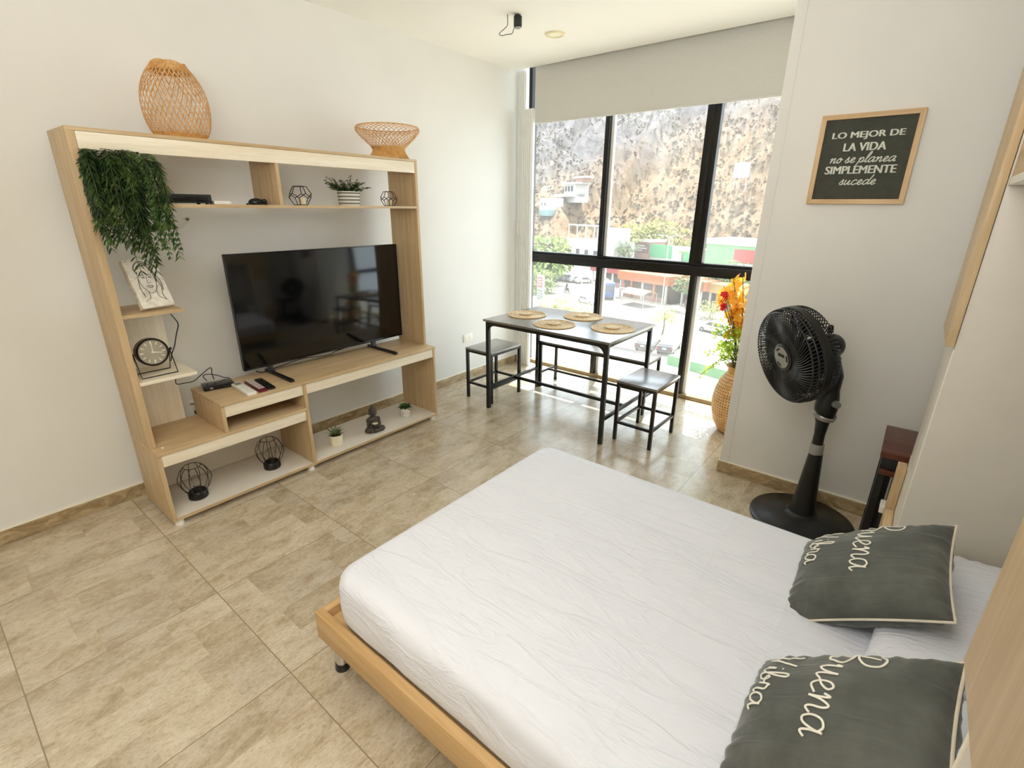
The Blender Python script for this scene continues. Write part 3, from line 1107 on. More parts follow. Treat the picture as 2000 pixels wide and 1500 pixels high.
# ---- trailing vine in the corner of the unit
vn = thing('trailing_vine', 'large trailing green vine hanging from the top corner of the entertainment center', 'plant', (0.27, 1.24, ZS))
MB().lathe([(0, 0), (0.055, 0), (0.075, 0.10), (0.070, 0.10), (0.066, 0.085), (0, 0.085)], (0.27, 1.245, ZS), 28).build('pot', plain('dark_pot', srgb(40, 40, 38), 0.6), vn)
random.seed(11)
m, m2, st = MB(), MB(), MB()
for i in range(86):
    a = random.uniform(0, 2 * math.pi)
    p0 = Vector((0.27 + 0.04 * math.cos(a), 1.245 + 0.04 * math.sin(a), ZS + 0.09))
    front = random.random() < 0.8
    yy = 1.150 + 0.245 * random.random() ** 0.9
    xx = random.uniform(0.418, 0.475) if front else random.uniform(0.2, 0.36)
    if front and random.random() < 0.10:
        yy = random.uniform(1.118, 1.15)
    top = Vector((0.27 + (xx - 0.27) * 0.75, 1.245 + (yy - 1.245) * 0.8, ZS + random.uniform(0.15, 0.215)))
    over = Vector((xx, yy, ZS + random.uniform(0.09, 0.185)))
    zend = 1.215 + 0.31 * random.random() ** 0.65 if front else ZS + 0.03
    if yy > 1.30:
        zend = 1.245 + 0.27 * random.random() ** 0.7
    if yy < 1.15:
        zend = random.uniform(1.34, 1.5)
    end = Vector((xx + random.uniform(0.0, 0.03), yy + random.uniform(-0.012, 0.02), zend))
    path = catmull([p0, top, over, over.lerp(end, 0.5) + Vector((random.uniform(-.008, .008), random.uniform(-.012, .012), 0)), end], 7)
    st.tube(path, 0.0012, 4)
    oval = yy > 1.315 and random.random() < 0.75
    for j in range(5, len(path) - 1):
        c = path[j]
        t = (path[j + 1] - path[j - 1]).normalized()
        for s in (-1, 1):
            b_ = random.uniform(-0.9, 0.9)
            side = Vector((0.55 * math.sin(b_) + 0.35, s * math.cos(b_), 0.0))
            d = (side * 0.8 + t * random.uniform(0.5, 1.0) + Vector((0, 0, random.uniform(-0.25, 0.25)))).normalized()
            if c.y + d.y * 0.04 < 1.14 and c.x < 0.405:
                continue
            if oval:
                m2.leaf(c, d, (0.3, 0, 1), random.uniform(0.016, 0.024), random.uniform(0.011, 0.015), 0.25, 2)
            else:
                m.leaf(c, d, (0.3, 0, 1), random.uniform(0.028, 0.042), random.uniform(0.007, 0.010), random.uniform(0.1, 0.4), 3)
st.build('stems', M['stem'], vn)
m.build('foliage', M['leaf_dark'], vn, normals=False)
m2.build('round_leaves', M['leaf_mid'], vn, normals=False)

# ---- cables below the long shelf
hc = thing('cable_bundle', 'black power cables and plug hanging below the long shelf', 'cable', (0.1, 1.45, 1.4))
P_ = lambda x, y, d=0.12: at(x, y, x=d)
MB().tube(catmull([P_(329, 407), P_(322, 421), P_(310, 430), P_(302, 438), P_(300, 447)], 5), 0.003, 6).build('cord', M['black_plastic'], hc)
MB().tube(catmull([P_(323, 406), P_(325, 422), P_(327, 432), P_(320, 440), P_(308, 444)], 5), 0.003, 6).build('cord', M['black_plastic'], hc)
MB().tube(catmull([P_(288, 412), P_(300, 420), P_(306, 424), P_(303, 418), P_(316, 428)], 5), 0.0022, 6).build('cord', M['black_plastic'], hc)
MB().bar(P_(291, 449), P_(313, 443), 0.028, 0.024).build('plug', M['black_plastic'], hc, bevel=0.004)
wc = thing('hanging_cable', 'thin white cord hooked to the wall behind the unit', 'cable', (0.0, 1.7, 1.4))
MB().tube(catmull([P_(365, 426, 0.004), P_(369, 430, 0.02), P_(366, 436, 0.012), P_(358, 444, 0.01), P_(346, 449, 0.01), P_(330, 446, 0.02), P_(318, 440, 0.06)], 5), 0.0022, 6).build('cord', M['white_plastic'], wc)
MB().sphere(P_(367, 428, 0.004), 0.008, 12, 8, (0.5, 1, 1)).build('hook', M['black_plastic'], wc)

# ---- cage lamps on the bottom board
ZB_ = ZF + 0.021


def cage_lamp():
    o = thing('cage_lamp', 'black wire cage lamp nearest the left end of the bottom shelf', 'lamp', (0, 0, 0), 0, 'wire cage lamps')
    MB().lathe([(0, 0), (0.044, 0), (0.047, 0.004), (0.047, 0.032), (0.040, 0.042), (0, 0.042)], n=32).build('base', M['black_metal'], o, local=True)
    n = 10
    lv = [(0.044, 0.038), (0.062, 0.062), (0.078, 0.105), (0.076, 0.128), (0.058, 0.170), (0.040, 0.186)]
    m = MB()
    for k in range(n):
        for (r0, z0), (r1, z1), sh0, sh1 in zip(lv, lv[1:], (0, 0, 0, 0, 0), (0, 0, 0, 0, 0)):
            a0, a1 = 2 * math.pi * (k + sh0) / n, 2 * math.pi * (k + sh1) / n
            m.cyl((r0 * math.cos(a0), r0 * math.sin(a0), z0), (r1 * math.cos(a1), r1 * math.sin(a1), z1), 0.0017, n=6)
    m.tube([(0.040 * math.cos(2 * math.pi * i / 30), 0.040 * math.sin(2 * math.pi * i / 30), 0.186) for i in range(30)], 0.0017, 6, closed=True)
    m.build('wire_cage', M['black_metal'], o, local=True)
    g = NT('clear_bulb_glass')
    tr = g.n('ShaderNodeBsdfTransparent')
    tr.inputs[0].default_value = (0.93, 0.92, 0.90, 1)
    gl = g.n('ShaderNodeBsdfGlossy')
    gl.inputs['Roughness'].default_value = 0.05
    lw = g.n('ShaderNodeLayerWeight')
    lw.inputs[0].default_value = 0.35
    mx = g.n('ShaderNodeMixShader')
    g.l(lw.outputs['Facing'], mx.inputs[0])
    g.l(tr.outputs[0], mx.inputs[1])
    g.l(gl.outputs[0], mx.inputs[2])
    g.l(mx.outputs[0], g.out.inputs[0])
    MB().lathe([(0.010, 0.055), (0.014, 0.066), (0.026, 0.085), (0.029, 0.100), (0.024, 0.118), (0.010, 0.128), (0, 0.130)], n=24, cap=False).build('bulb', g.m, o, local=True)
    MB().lathe([(0.012, 0.042), (0.012, 0.058), (0, 0.058)], n=16).build('socket', M['black_plastic'], o, local=True)
    return o


cl = cage_lamp()
cl.location = (0.360, 1.270, ZB_)
WM[cl.name] = Matrix.Translation(cl.location)
dup(cl, (0.350, 1.680, ZB_), R(20), 'black wire cage lamp beside the middle divider of the bottom shelf')

# ---- little pots and the buddha
p1_ = thing('potted_succulent', 'spiky succulent in a plain cream pot on the bottom shelf', 'plant', (0.375, 2.10, ZB_))
MB().lathe([(0, 0), (0.036, 0), (0.042, 0.012), (0.043, 0.072), (0.039, 0.072), (0.038, 0.062), (0, 0.062)], (0.375, 2.10, ZB_), 32).build('pot', plain('cream_pot', srgb(238, 230, 206), 0.5), p1_)
MB().lathe([(0.038, 0.060), (0.02, 0.068), (0, 0.069)], (0.375, 2.10, ZB_), 20, cap=False).build('soil', M['soil'], p1_)
random.seed(3)
m = MB()
for i in range(26):
    a = i * 2.4
    el = 0.35 + 1.0 * (i / 26)
    m.leaf((0.375 + 0.010 * math.cos(a), 2.10 + 0.010 * math.sin(a), ZB_ + 0.068), (math.cos(a) * math.cos(el), math.sin(a) * math.cos(el), math.sin(el)), (0, 0, 1), random.uniform(0.045, 0.065), 0.012, 0.18, 4)
m.build('leaves', leaf_material('aloe_leaf', srgb(52, 74, 46), srgb(96, 116, 74), srgb(150, 150, 104)), p1_, normals=False)
p3_ = thing('potted_succulent', 'leafy green succulent in a small white patterned pot on the bottom shelf', 'plant', (0.350, 2.700, ZB_))


def marble_pot():
    t = NT('patterned_white_pot')
    v = t.coords((1, 1, 1))
    w = t.n('ShaderNodeTexVoronoi', feature='DISTANCE_TO_EDGE')
    w.inputs['Scale'].default_value = 60
    t.l(v, w.inputs['Vector'])
    t.col(t.ramp(w.outputs['Distance'], [(0.02, srgb(190, 186, 178)), (0.10, srgb(238, 234, 226))]))
    t.set(0.5)
    return t.m


MB().lathe([(0, 0), (0.033, 0), (0.037, 0.006), (0.038, 0.066), (0.034, 0.066), (0.033, 0.056), (0, 0.056)], (0.350, 2.700, ZB_), 32).build('pot', marble_pot(), p3_)
m = MB()
for i in range(40):
    a = i * 2.4
    el = 0.15 + 1.2 * (i / 40)
    rr = 0.008 + 0.012 * random.random()
    m.leaf((0.350 + rr * math.cos(a), 2.700 + rr * math.sin(a), ZB_ + 0.060 + 0.012 * random.random()), (math.cos(a) * math.cos(el), math.sin(a) * math.cos(el), math.sin(el)), (0, 0, 1), random.uniform(0.03, 0.042), 0.018, 0.3, 3)
m.build('leaves', M['leaf_mid'], p3_, normals=False)

bd = thing('buddha_statue', 'dark grey seated statue holding a bowl on the bottom shelf', 'statue', (0.385, 2.39, ZB_), R(-18))
stone = plain('dark_stone', srgb(74, 66, 58), 0.6, var=0.35, vscale=60, bump=0.3, bscale=180)
m = MB()
S = lambda c, r, s: m.sphere(c, r, 20, 14, s)
S((0, 0, 0.022), 0.05, (0.85, 1.0, 0.45))
S((0.028, 0.040, 0.020), 0.028, (1.0, 1.15, 0.72))
S((0.028, -0.040, 0.020), 0.028, (1.0, 1.15, 0.72))
S((0.044, 0.0, 0.014), 0.026, (0.7, 1.5, 0.5))
S((-0.004, 0, 0.062), 0.036, (0.8, 1.0, 1.35))
S((-0.002, 0, 0.088), 0.030, (0.8, 1.25, 0.75))
for s in (-1, 1):
    S((0.002, s * 0.037, 0.080), 0.014, (0.9, 0.9, 1.5))
    S((0.012, s * 0.040, 0.056), 0.012, (1.1, 0.9, 1.4))
    S((0.030, s * 0.024, 0.046), 0.011, (1.5, 1.1, 0.9))
S((0.002, 0, 0.112), 0.014, (1, 1, 1.2))
S((0.006, 0, 0.140), 0.028, (1.0, 0.88, 1.12))
S((0.033, 0, 0.138), 0.006, (1, 0.8, 1.6))
S((0.026, 0, 0.125), 0.012, (0.7, 0.9, 0.6))
for s in (-1, 1):
    S((0.003, s * 0.0255, 0.134), 0.008, (0.7, 0.5, 2.0))
S((-0.002, 0, 0.152), 0.028, (1.0, 0.95, 0.85))
S((-0.004, 0, 0.178), 0.0125, (1, 1, 0.9))
bo = m.build('figure', stone, bd, local=True)
rm = bo.modifiers.new('remesh', 'REMESH')
rm.mode = 'VOXEL'
rm.voxel_size = 0.0018
rm.use_smooth_shade = True
sm = bo.modifiers.new('smooth', 'SMOOTH')
sm.iterations = 2
sm.factor = 0.5
bw = thing('tealight_bowl', 'small bowl with a pale candle held by the seated statue', 'candle', (0.43, 2.377, ZB_ + 0.05))
Bc = (0.4256, 2.3768, ZB_ + 0.0502)
MB().lathe([(0, 0), (0.014, 0), (0.024, 0.012), (0.026, 0.020), (0.022, 0.020), (0.020, 0.012), (0, 0.010)], Bc, 24).build('bowl', stone, bw)
MB().lathe([(0, 0.011), (0.0195, 0.012), (0.0205, 0.018), (0, 0.0185)], Bc, 24).build('wax', wax, bw)

# ---- wall sockets
def socket(label, y, z, w, h):
    o = thing('wall_socket', label, 'wall socket', (0.0, y, z))
    MB().box(0, 0.007, y - w / 2, y + w / 2, z - h / 2, z + h / 2).build('plate', M['white_plastic'], o, bevel=0.002)
    for k in (-1, 1):
        MB().box(0.0065, 0.0085, y + k * w * 0.22 - 0.018, y + k * w * 0.22 + 0.018, z - h * 0.34, z + h * 0.34).build('insert', M['cream'], o, bevel=0.0008)
    return o


socket('white wall socket on the bare wall beside the dining stool', 3.757, 0.390, 0.118, 0.075)
ws = thing('wall_socket', 'white wall socket behind the low open shelf', 'wall socket', (0.0, 1.46, 0.44))
MB().box(0, 0.007, 1.42, 1.50, 0.375, 0.465).build('plate', M['white_plastic'], ws, bevel=0.002)
MB().box(0.0065, 0.03, 1.44, 1.475, 0.385, 0.405).build('plug', M['black_plastic'], ws, bevel=0.003)
MB().tube(catmull([(0.02, 1.425, 0.452), (0.035, 1.46, 0.45), (0.05, 1.52, 0.445), (0.05, 1.58, 0.44)], 5), 0.003, 6).build('cord', M['black_plastic'], ws)

# ================================================================ DINING SET


def dark_top_material():
    t = NT('dark_laminate')
    v = t.coords((26, 2, 26))
    n = t.noise(v, 1.5, 5, 0.6)
    t.col(t.ramp(n, [(0.3, srgb(70, 67, 64)), (0.7, srgb(104, 100, 96))]))
    t.set(0.35, 0, 0.6)
    t.b.inputs['Coat Weight'].default_value = 1.0
    t.b.inputs['Coat IOR'].default_value = 2.1
    t.b.inputs['Coat Roughness'].default_value = 0.22
    return t.m


M['dark_top'] = dark_top_material()
steel = M['black_metal']
TX0, TX1, TY0, TY1, TTZ = 0.610, 1.697, 3.295, 4.002, 0.730
tb = thing('dining_table', 'dark rectangular dining table with black steel legs in front of the window', 'table', (1.15, 3.65, 0))
MB().box(TX0, TX1, TY0, TY1, TTZ - 0.016, TTZ).build('tabletop', M['dark_top'], tb, bevel=0.0015)
LI = 0.022
corners = [(TX0 + LI + 0.012, TY0 + LI), (TX1 - LI - 0.006, TY0 + LI), (TX1 - LI - 0.006, TY1 - LI), (TX0 + LI + 0.012, TY1 - LI)]
for x, y in corners:
    MB().box(x - 0.014, x + 0.014, y - 0.014, y + 0.014, 0, TTZ - 0.016).build('leg', steel, tb, bevel=0.002)
for y in (TY0 + LI, TY1 - LI):
    MB().box(TX0 + 0.05, TX1 - 0.045, y - 0.012, y + 0.012, TTZ - 0.042, TTZ - 0.0165).build('apron', steel, tb, bevel=0.0015)
for x in (corners[0][0], corners[1][0]):
    MB().box(x - 0.012, x + 0.012, TY0 + 0.036, TY1 - 0.036, TTZ - 0.042, TTZ - 0.0165).build('apron', steel, tb, bevel=0.0015)
    MB().box(x - 0.010, x + 0.010, TY0 + 0.036, TY1 - 0.036, 0.168, 0.190).build('stretcher', steel, tb, bevel=0.0015)
ym = (TY0 + TY1) / 2
MB().box(corners[0][0] + 0.010, corners[1][0] - 0.010, ym - 0.010, ym + 0.010, 0.168, 0.190).build('stretcher', steel, tb, bevel=0.0015)
for (x, y), sx in zip(corners, (1, -1, -1, 1)):
    sy = 1 if y < ym else -1
    arc = [(x + sx * 0.014, y, TTZ - 0.042), (x + sx * 0.075, y, TTZ - 0.042)]
    for k in range(9):
        a = R(90 * k / 8)
        arc.append((x + sx * (0.075 - 0.061 * math.sin(a)), y, TTZ - 0.042 - 0.062 * (1 - math.cos(a))))
    MB().prism([(p[0], p[1] - 0.002 - 0.010 * sy, p[2]) for p in arc], (0, 0.004, 0)).build('gusset', steel, tb)


def make_seat(name, label, cat, w, d, h, lw, group):
    o = thing(name, label, cat, (0, 0, 0), 0, group)
    MB().box(-w / 2, w / 2, -d / 2, d / 2, h - 0.015, h).build('seat', M['dark_top'], o, bevel=0.0015, local=True)
    i = lw / 2 + 0.002
    for sx in (-1, 1):
        for sy in (-1, 1):
            x, y = sx * (w / 2 - i), sy * (d / 2 - i)
            MB().box(x - lw / 2, x + lw / 2, y - lw / 2, y + lw / 2, 0, h - 0.015).build('leg', steel, o, bevel=0.0015, local=True)
    r = lw * 0.4
    for s in (-1, 1):
        MB().box(-w / 2 + lw + 0.002, w / 2 - lw - 0.002, s * (d / 2 - i) - r, s * (d / 2 - i) + r, h - 0.035, h - 0.0155).build('seat_rail', steel, o, local=True)
        MB().box(s * (w / 2 - i) - r, s * (w / 2 - i) + r, -d / 2 + lw + 0.002, d / 2 - lw - 0.002, h - 0.035, h - 0.0155).build('seat_rail', steel, o, local=True)
    return o, i, r


def make_stool():
    w, d, h, lw = 0.288, 0.392, 0.438, 0.022
    o, i, r = make_seat('stool', 'small black steel stool at the table end beside the television wall', 'stool', w, d, h, lw, 'dining stools')
    for s in (-1, 1):
        MB().box(-w / 2 + lw + 0.002, w / 2 - lw - 0.002, s * (d / 2 - i) - r, s * (d / 2 - i) + r, 0.125, 0.143).build('stretcher', steel, o, bevel=0.001, local=True)
        MB().box(s * (w / 2 - i) - r, s * (w / 2 - i) + r, -d / 2 + lw + 0.002, d / 2 - lw - 0.002, 0.125, 0.143).build('stretcher', steel, o, bevel=0.001, local=True)
    return o


st1 = make_stool()
st1.location = (0.475, 3.578, 0)
WM[st1.name] = Matrix.Translation(st1.location)
dup(st1, (1.842, 3.634, 0), R(-0.8), 'small black steel stool at the table end nearest the white partition wall')
bw_, bd_, bh_, blw = 1.020, 0.275, 0.428, 0.022
bn, bi, br = make_seat('bench', 'long low black steel bench between the table and the window', 'bench', bw_, bd_, bh_, blw, None)
bn.location = (1.158, 4.130, 0)
for s in (-1, 1):
    MB().box(s * (bw_ / 2 - bi) - br, s * (bw_ / 2 - bi) + br, -bd_ / 2 + blw, bd_ / 2 - blw, 0.125, 0.143).build('stretcher', steel, bn, bevel=0.001, local=True)
MB().box(-bw_ / 2 + bi + br, bw_ / 2 - bi - br, -br, br, 0.125, 0.143).build('stretcher', steel, bn, bevel=0.001, local=True)
WM[bn.name] = Matrix.Translation(bn.location)


def straw_material(name):
    t = NT(name)
    tc = t.n('ShaderNodeTexCoord')
    sp = t.n('ShaderNodeSeparateXYZ')
    t.l(tc.outputs['Object'], sp.inputs[0])
    r = t.math('SQRT', t.math('ADD', t.math('POWER', sp.outputs[0], 2), t.math('POWER', sp.outputs[1], 2)))
    an = t.math('ARCTAN2', sp.outputs[1], sp.outputs[0])
    ring = t.math('SINE', t.math('MULTIPLY', r, 2 * math.pi / 0.013))
    ribs = t.math('SINE', t.math('ADD', t.math('MULTIPLY', an, 40), t.math('MULTIPLY', t.math('FLOOR', t.math('DIVIDE', r, 0.013)), 2.1)))
    w = t.math('ADD', t.math('MULTIPLY', ring, 0.3), t.math('MULTIPLY', ribs, 0.25))
    n = t.noise(t.coords((60, 60, 60)), 1.0, 3)
    f = t.math('ADD', t.math('ADD', w, n), 0.0)
    t.col(t.ramp(f, [(0.1, srgb(136, 108, 74)), (0.42, srgb(206, 182, 144)), (0.9, srgb(236, 218, 186))]))
    t.set(0.75)
    t.bump(w, 0.4, 0.002)
    return t.m


M['straw'] = straw_material('woven_straw')
M['straw_light'] = plain('pale_straw', srgb(220, 188, 138), 0.7, var=0.12, vscale=90)
mat0 = thing('placemat', 'round woven straw placemat at the far left corner of the dining table', 'placemat', (0, 0, 0), 0, 'round straw placemats')
prof = [(0, 0), (0.150, 0)]
for k in range(12):
    r = 0.150 - k * 0.0125
    prof += [(r + 0.001, 0.002), (r - 0.006, 0.0065), (r - 0.0118, 0.004)]
prof.append((0, 0.005))
MB().lathe(prof, n=64).build('woven_disc', M['straw'], mat0, local=True)
MB().tube([(0.150 * math.cos(2 * math.pi * i / 72), 0.150 * math.sin(2 * math.pi * i / 72), 0.004) for i in range(72)], 0.0042, 6, closed=True).build('braided_rim', M['straw_light'], mat0, local=True)
cst0 = thing('coaster', 'small straw coaster on the far left placemat', 'coaster', (0, 0, 0), 0, 'straw coasters on the placemats')
MB().lathe([(0, 0), (0.050, 0), (0.053, 0.003), (0.050, 0.0075), (0.046, 0.008), (0, 0.0078)], n=48).build('woven_disc', M['straw'], cst0, local=True)
MB().tube([(0.051 * math.cos(2 * math.pi * i / 48), 0.051 * math.sin(2 * math.pi * i / 48), 0.004) for i in range(48)], 0.0036, 6, closed=True).build('braided_rim', M['straw_light'], cst0, local=True)
spots = [((1029, 614), 'far left', 'at the far left corner of'), ((1139, 618), 'far right', 'at the far edge of'),
         ((1083, 633), 'near left', 'at the near left side of'), ((1197, 641), 'near right', 'at the near right corner of')]
for i, ((px, py), nm, wh) in enumerate(spots):
    p = at(px, py, z=TTZ + 0.005)
    a = random.uniform(0, 6)
    if i == 0:
        mm, c2 = mat0, cst0
    else:
        mm = dup(mat0, (0, 0, 0), 0, 'round woven straw placemat %s the dining table' % wh)
        c2 = dup(cst0, (0, 0, 0), 0, 'small straw coaster on the %s placemat' % nm)
    mm.location = (p.x, p.y, TTZ)
    c2.location = (p.x - 0.004, p.y - 0.002, TTZ + 0.0085)
    for o in (mm, c2):
        o.rotation_euler.z = a
        WM[o.name] = Matrix.Translation(o.location)

# ================================================================ THE WALL BED
BX0, BX1, BY0, BY1 = 1.790, 3.80, 1.130, 2.425
bed = thing('wall_bed', 'fold down double bed with honey coloured wooden frame', 'bed', (2.7, 1.78, 0))
RZ0, RZ1, RT = 0.145, 0.250, 0.030
MB().box(BX0, BX1, BY0, BY0 + RT, RZ0, RZ1).build('side_rail', M['honey_x'], bed, bevel=0.0025)
MB().box(BX0, BX1, BY1 - RT, BY1, RZ0, RZ1).build('side_rail', M['honey_x'], bed, bevel=0.0025)
MB().box(BX0, BX0 + RT, BY0 + RT, BY1 - RT, RZ0, RZ1).build('foot_rail', M['honey_y'], bed, bevel=0.0025)
MB().box(BX0 + RT, BX1, BY0 + RT, BY1 - RT, 0.195, 0.215).build('base_panel', M['honey_x'], bed)
for x in (BX0 + 0.05, 2.75):
    for y in (BY0 + 0.048, BY1 - 0.048):
        lg = MB().lathe([(0.022, 0.028), (0.022, RZ0 + 0.04)], (x, y, 0), 24).build('leg', M['chrome'], bed)
        f = MB().lathe([(0, 0), (0.026, 0), (0.027, 0.006), (0.024, 0.028), (0, 0.028)], (x, y, 0), 24).build('leg_foot', M['black_plastic'], lg)


def sheet_material():
    t = NT('white_cotton_sheet')
    v = t.coords((1, 1, 1))
    t.col(t.ramp(t.noise(v, 2.5, 2), [(0.3, (0.765, 0.79, 0.87, 1)), (0.7, (0.795, 0.815, 0.89, 1))]))
    t.set(0.72, 0, 0.25)
    t.b.inputs['Sheen Weight'].default_value = 0.1
    # fine creases, lying mostly with the length of the bed
    v1 = t.coords((2.2, 9, 6), (0, 0, R(-18)))
    n1 = t.noise(v1, 1.6, 6, 0.55, 0.6)
    ridge = t.math('ABSOLUTE', t.math('SUBTRACT', n1, 0.5))
    r1 = t.math('POWER', t.math('SUBTRACT', 1.0, t.math('MINIMUM', t.math('MULTIPLY', ridge, 9), 1.0)), 2)
    # pressed fold lines across the sheet
    tc = t.n('ShaderNodeTexCoord')
    sp = t.n('ShaderNodeSeparateXYZ')
    t.l(tc.outputs['Object'], sp.inputs[0])
    wob = t.math('MULTIPLY', t.noise(t.coords((2, 2, 2)), 1.5, 2), 0.05)

    def fold(ax, per, off):
        f = t.math('FRACT', t.math('DIVIDE', t.math('ADD', t.math('ADD', sp.outputs[ax], off), wob), per))
        d = t.math('ABSOLUTE', t.math('SUBTRACT', f, 0.5))
        return t.math('POWER', t.math('SUBTRACT', 1.0, t.math('MINIMUM', t.math('MULTIPLY', d, per / 0.012), 1.0)), 2)
    fl = t.math('ADD', fold(0, 0.235, 0.10), t.math('MULTIPLY', fold(1, 0.42, 0.05), 0.7))
    fine = t.noise(t.coords((6, 24, 12), (0, 0, R(-14))), 2.0, 4, 0.5)
    h = t.math('ADD', t.math('ADD', t.math('MULTIPLY', r1, 0.40), t.math('MULTIPLY', fl, 0.18)), t.math('MULTIPLY', fine, 0.08))
    t.bump(h, 0.48, 0.012)
    return t.m


M['sheet'] = sheet_material()
MX0, MX1, MY0, MY1, MZ0, MZ1 = 1.842, 3.78, 1.166, 2.392, 0.222, 0.428


def mattress():
    m = MB()
    rc, re = 0.085, 0.055
    # outline with rounded corners
    out = []
    for cx, cy, a0 in ((MX1 - rc, MY1 - rc, 0), (MX0 + rc, MY1 - rc, 90), (MX0 + rc, MY0 + rc, 180), (MX1 - rc, MY0 + rc, 270)):
        for k in range(7):
            a = R(a0 + 90 * k / 6)
            out.append((cx, cy, math.cos(a), math.sin(a)))
    # dense along the straight sides
    pts = []
    for i in range(len(out)):
        a, b_ = out[i], out[(i + 1) % len(out)]
        d = math.hypot((a[0] + rc * a[2]) - (b_[0] + rc * b_[2]), (a[1] + rc * a[3]) - (b_[1] + rc * b_[3]))
        n = max(1, int(d / 0.05))
        for k in range(n):
            f = k / n
            pts.append(tuple(a[j] * (1 - f) + b_[j] * f for j in range(4)))
    rings = []
    lv = [(-0.030, 0.0), (-0.008, 0.010), (0.0, 0.035), (0.003, 0.09), (0.0, 0.145)]
    lv += [(-re * (1 - math.cos(R(a))), 0.151 + re * math.sin(R(a))) for a in (15, 30, 45, 60, 75, 90)]
    for i, (off, z) in enumerate(lv):
        ring = []
        for (cx, cy, nx, ny) in pts:
            x, y = cx + nx * (rc + off), cy + ny * (rc + off)
            w = 0.006 * mnoise.noise(Vector((x * 7, y * 7, z * 9))) if 1 < i < 6 else 0
            ring.append(m._v((x + nx * w, y + ny * w, MZ0 + z)))
        rings.append(ring)
    for a, b_ in zip(rings, rings[1:]):
        for i in range(len(a)):
            j = (i + 1) % len(a)
            m._f([a[i], a[j], b_[j], b_[i]])
    m._f(rings[0][::-1])
    # crown of the top: concentric rings toward the middle
    cx, cy = (MX0 + MX1) / 2, (MY0 + MY1) / 2
    prev = rings[-1]
    N = 22
    for s in range(1, N):
        f = 1 - s / N
        ring = []
        for v in rings[-1]:
            x, y = cx + (v.co.x - cx) * f, cy + (v.co.y - cy) * f
            w = 0.005 * mnoise.noise(Vector((x * 2.2, y * 6.5, 3.1))) + 0.003 * mnoise.noise(Vector((x * 5, y * 15, 7.7)))
            ring.append(m._v((x, y, MZ1 + 0.006 * (1 - f * f) + w * min(1, (1 - f) * 6))))
        for i in range(len(prev)):
            j = (i + 1) % len(prev)
            m._f([prev[i], prev[j], ring[j], ring[i]])
        prev = ring
    m._f(prev)
    return m


mt = thing('mattress', 'double mattress under a tight white fitted sheet on the wooden bed', 'mattress', (2.8, 1.78, MZ0))
mattress().build('fitted_sheet', M['sheet'], mt, angle=60)


# ---- pillows and cushions
def cushion_height(u, v, T, p=2.4):
    """half thickness over the square [-1,1]^2"""
    a = max(0.0, 1 - abs(u) ** p)
    b_ = max(0.0, 1 - abs(v) ** p)
    return T * (a * b_) ** 0.45


def pillow_pts(u, v, W, D, T, side, seed, wr=1.0, pinch=0.06):
    x = u * W / 2 * (1 - pinch * (1 - abs(v) ** 2) * abs(u) ** 3 * 0 - pinch * (1 - v * v) * abs(u) ** 4)
    y = v * D / 2 * (1 - pinch * (1 - u * u) * abs(v) ** 4)
    h = cushion_height(u, v, T)
    e = 1 - min(1, (1 - max(abs(u), abs(v))) * 2.2)
    w = wr * (0.0045 * mnoise.noise(Vector((u * 2.2 + seed, v * 2.6, side * 3.0))) + 0.007 * e * mnoise.noise(Vector((u * (3 if abs(v) < abs(u) else 11) + seed, v * (11 if abs(v) < abs(u) else 3), side * 5))))
    k = min(1.0, h / (T * 0.35))
    return Vector((x, y, side * (h + w * k)))


def soft_pad(W, D, T, seed, n=44, wr=1.0):
    m = MB()
    ax = [-1 + 2 * i / n for i in range(n + 1)]
    ax = [math.copysign(abs(a) ** 0.8, a) for a in ax]
    top, bot = {}, {}
    for i, u in enumerate(ax):
        for j, v in enumerate(ax):
            edge = i in (0, n) or j in (0, n)
            p = pillow_pts(u, v, W, D, T, 1, seed, wr)
            top[i, j] = m._v(p)
            bot[i, j] = top[i, j] if edge else m._v(pillow_pts(u, v, W, D, T, -1, seed, wr))
    for i in range(n):
        for j in range(n):
            m._f([top[i, j], top[i + 1, j], top[i + 1, j + 1], top[i, j + 1]])
            m._f([bot[i, j], bot[i, j + 1], bot[i + 1, j + 1], bot[i + 1, j]])
    return m


def place(o, p, rx, ry, rz):
    o.location = p
    o.rotation_euler = (rx, ry, rz)


pw = thing('pillow', 'flat white pillow under the near grey cushion', 'pillow', (3.46, 1.50, 0.468), 0, 'white bed pillows')
soft_pad(0.48, 0.62, 0.070, 3.3).build('pillowcase', M['sheet'], pw, angle=70, local=True)
place(pw, (3.475, 1.500, 0.492), 0, R(-6), R(1))
pw2 = dup(pw, (3.475, 2.125, 0.492), R(-1.5), 'flat white pillow under the far grey cushion')
pw2.rotation_euler.y = R(-6)

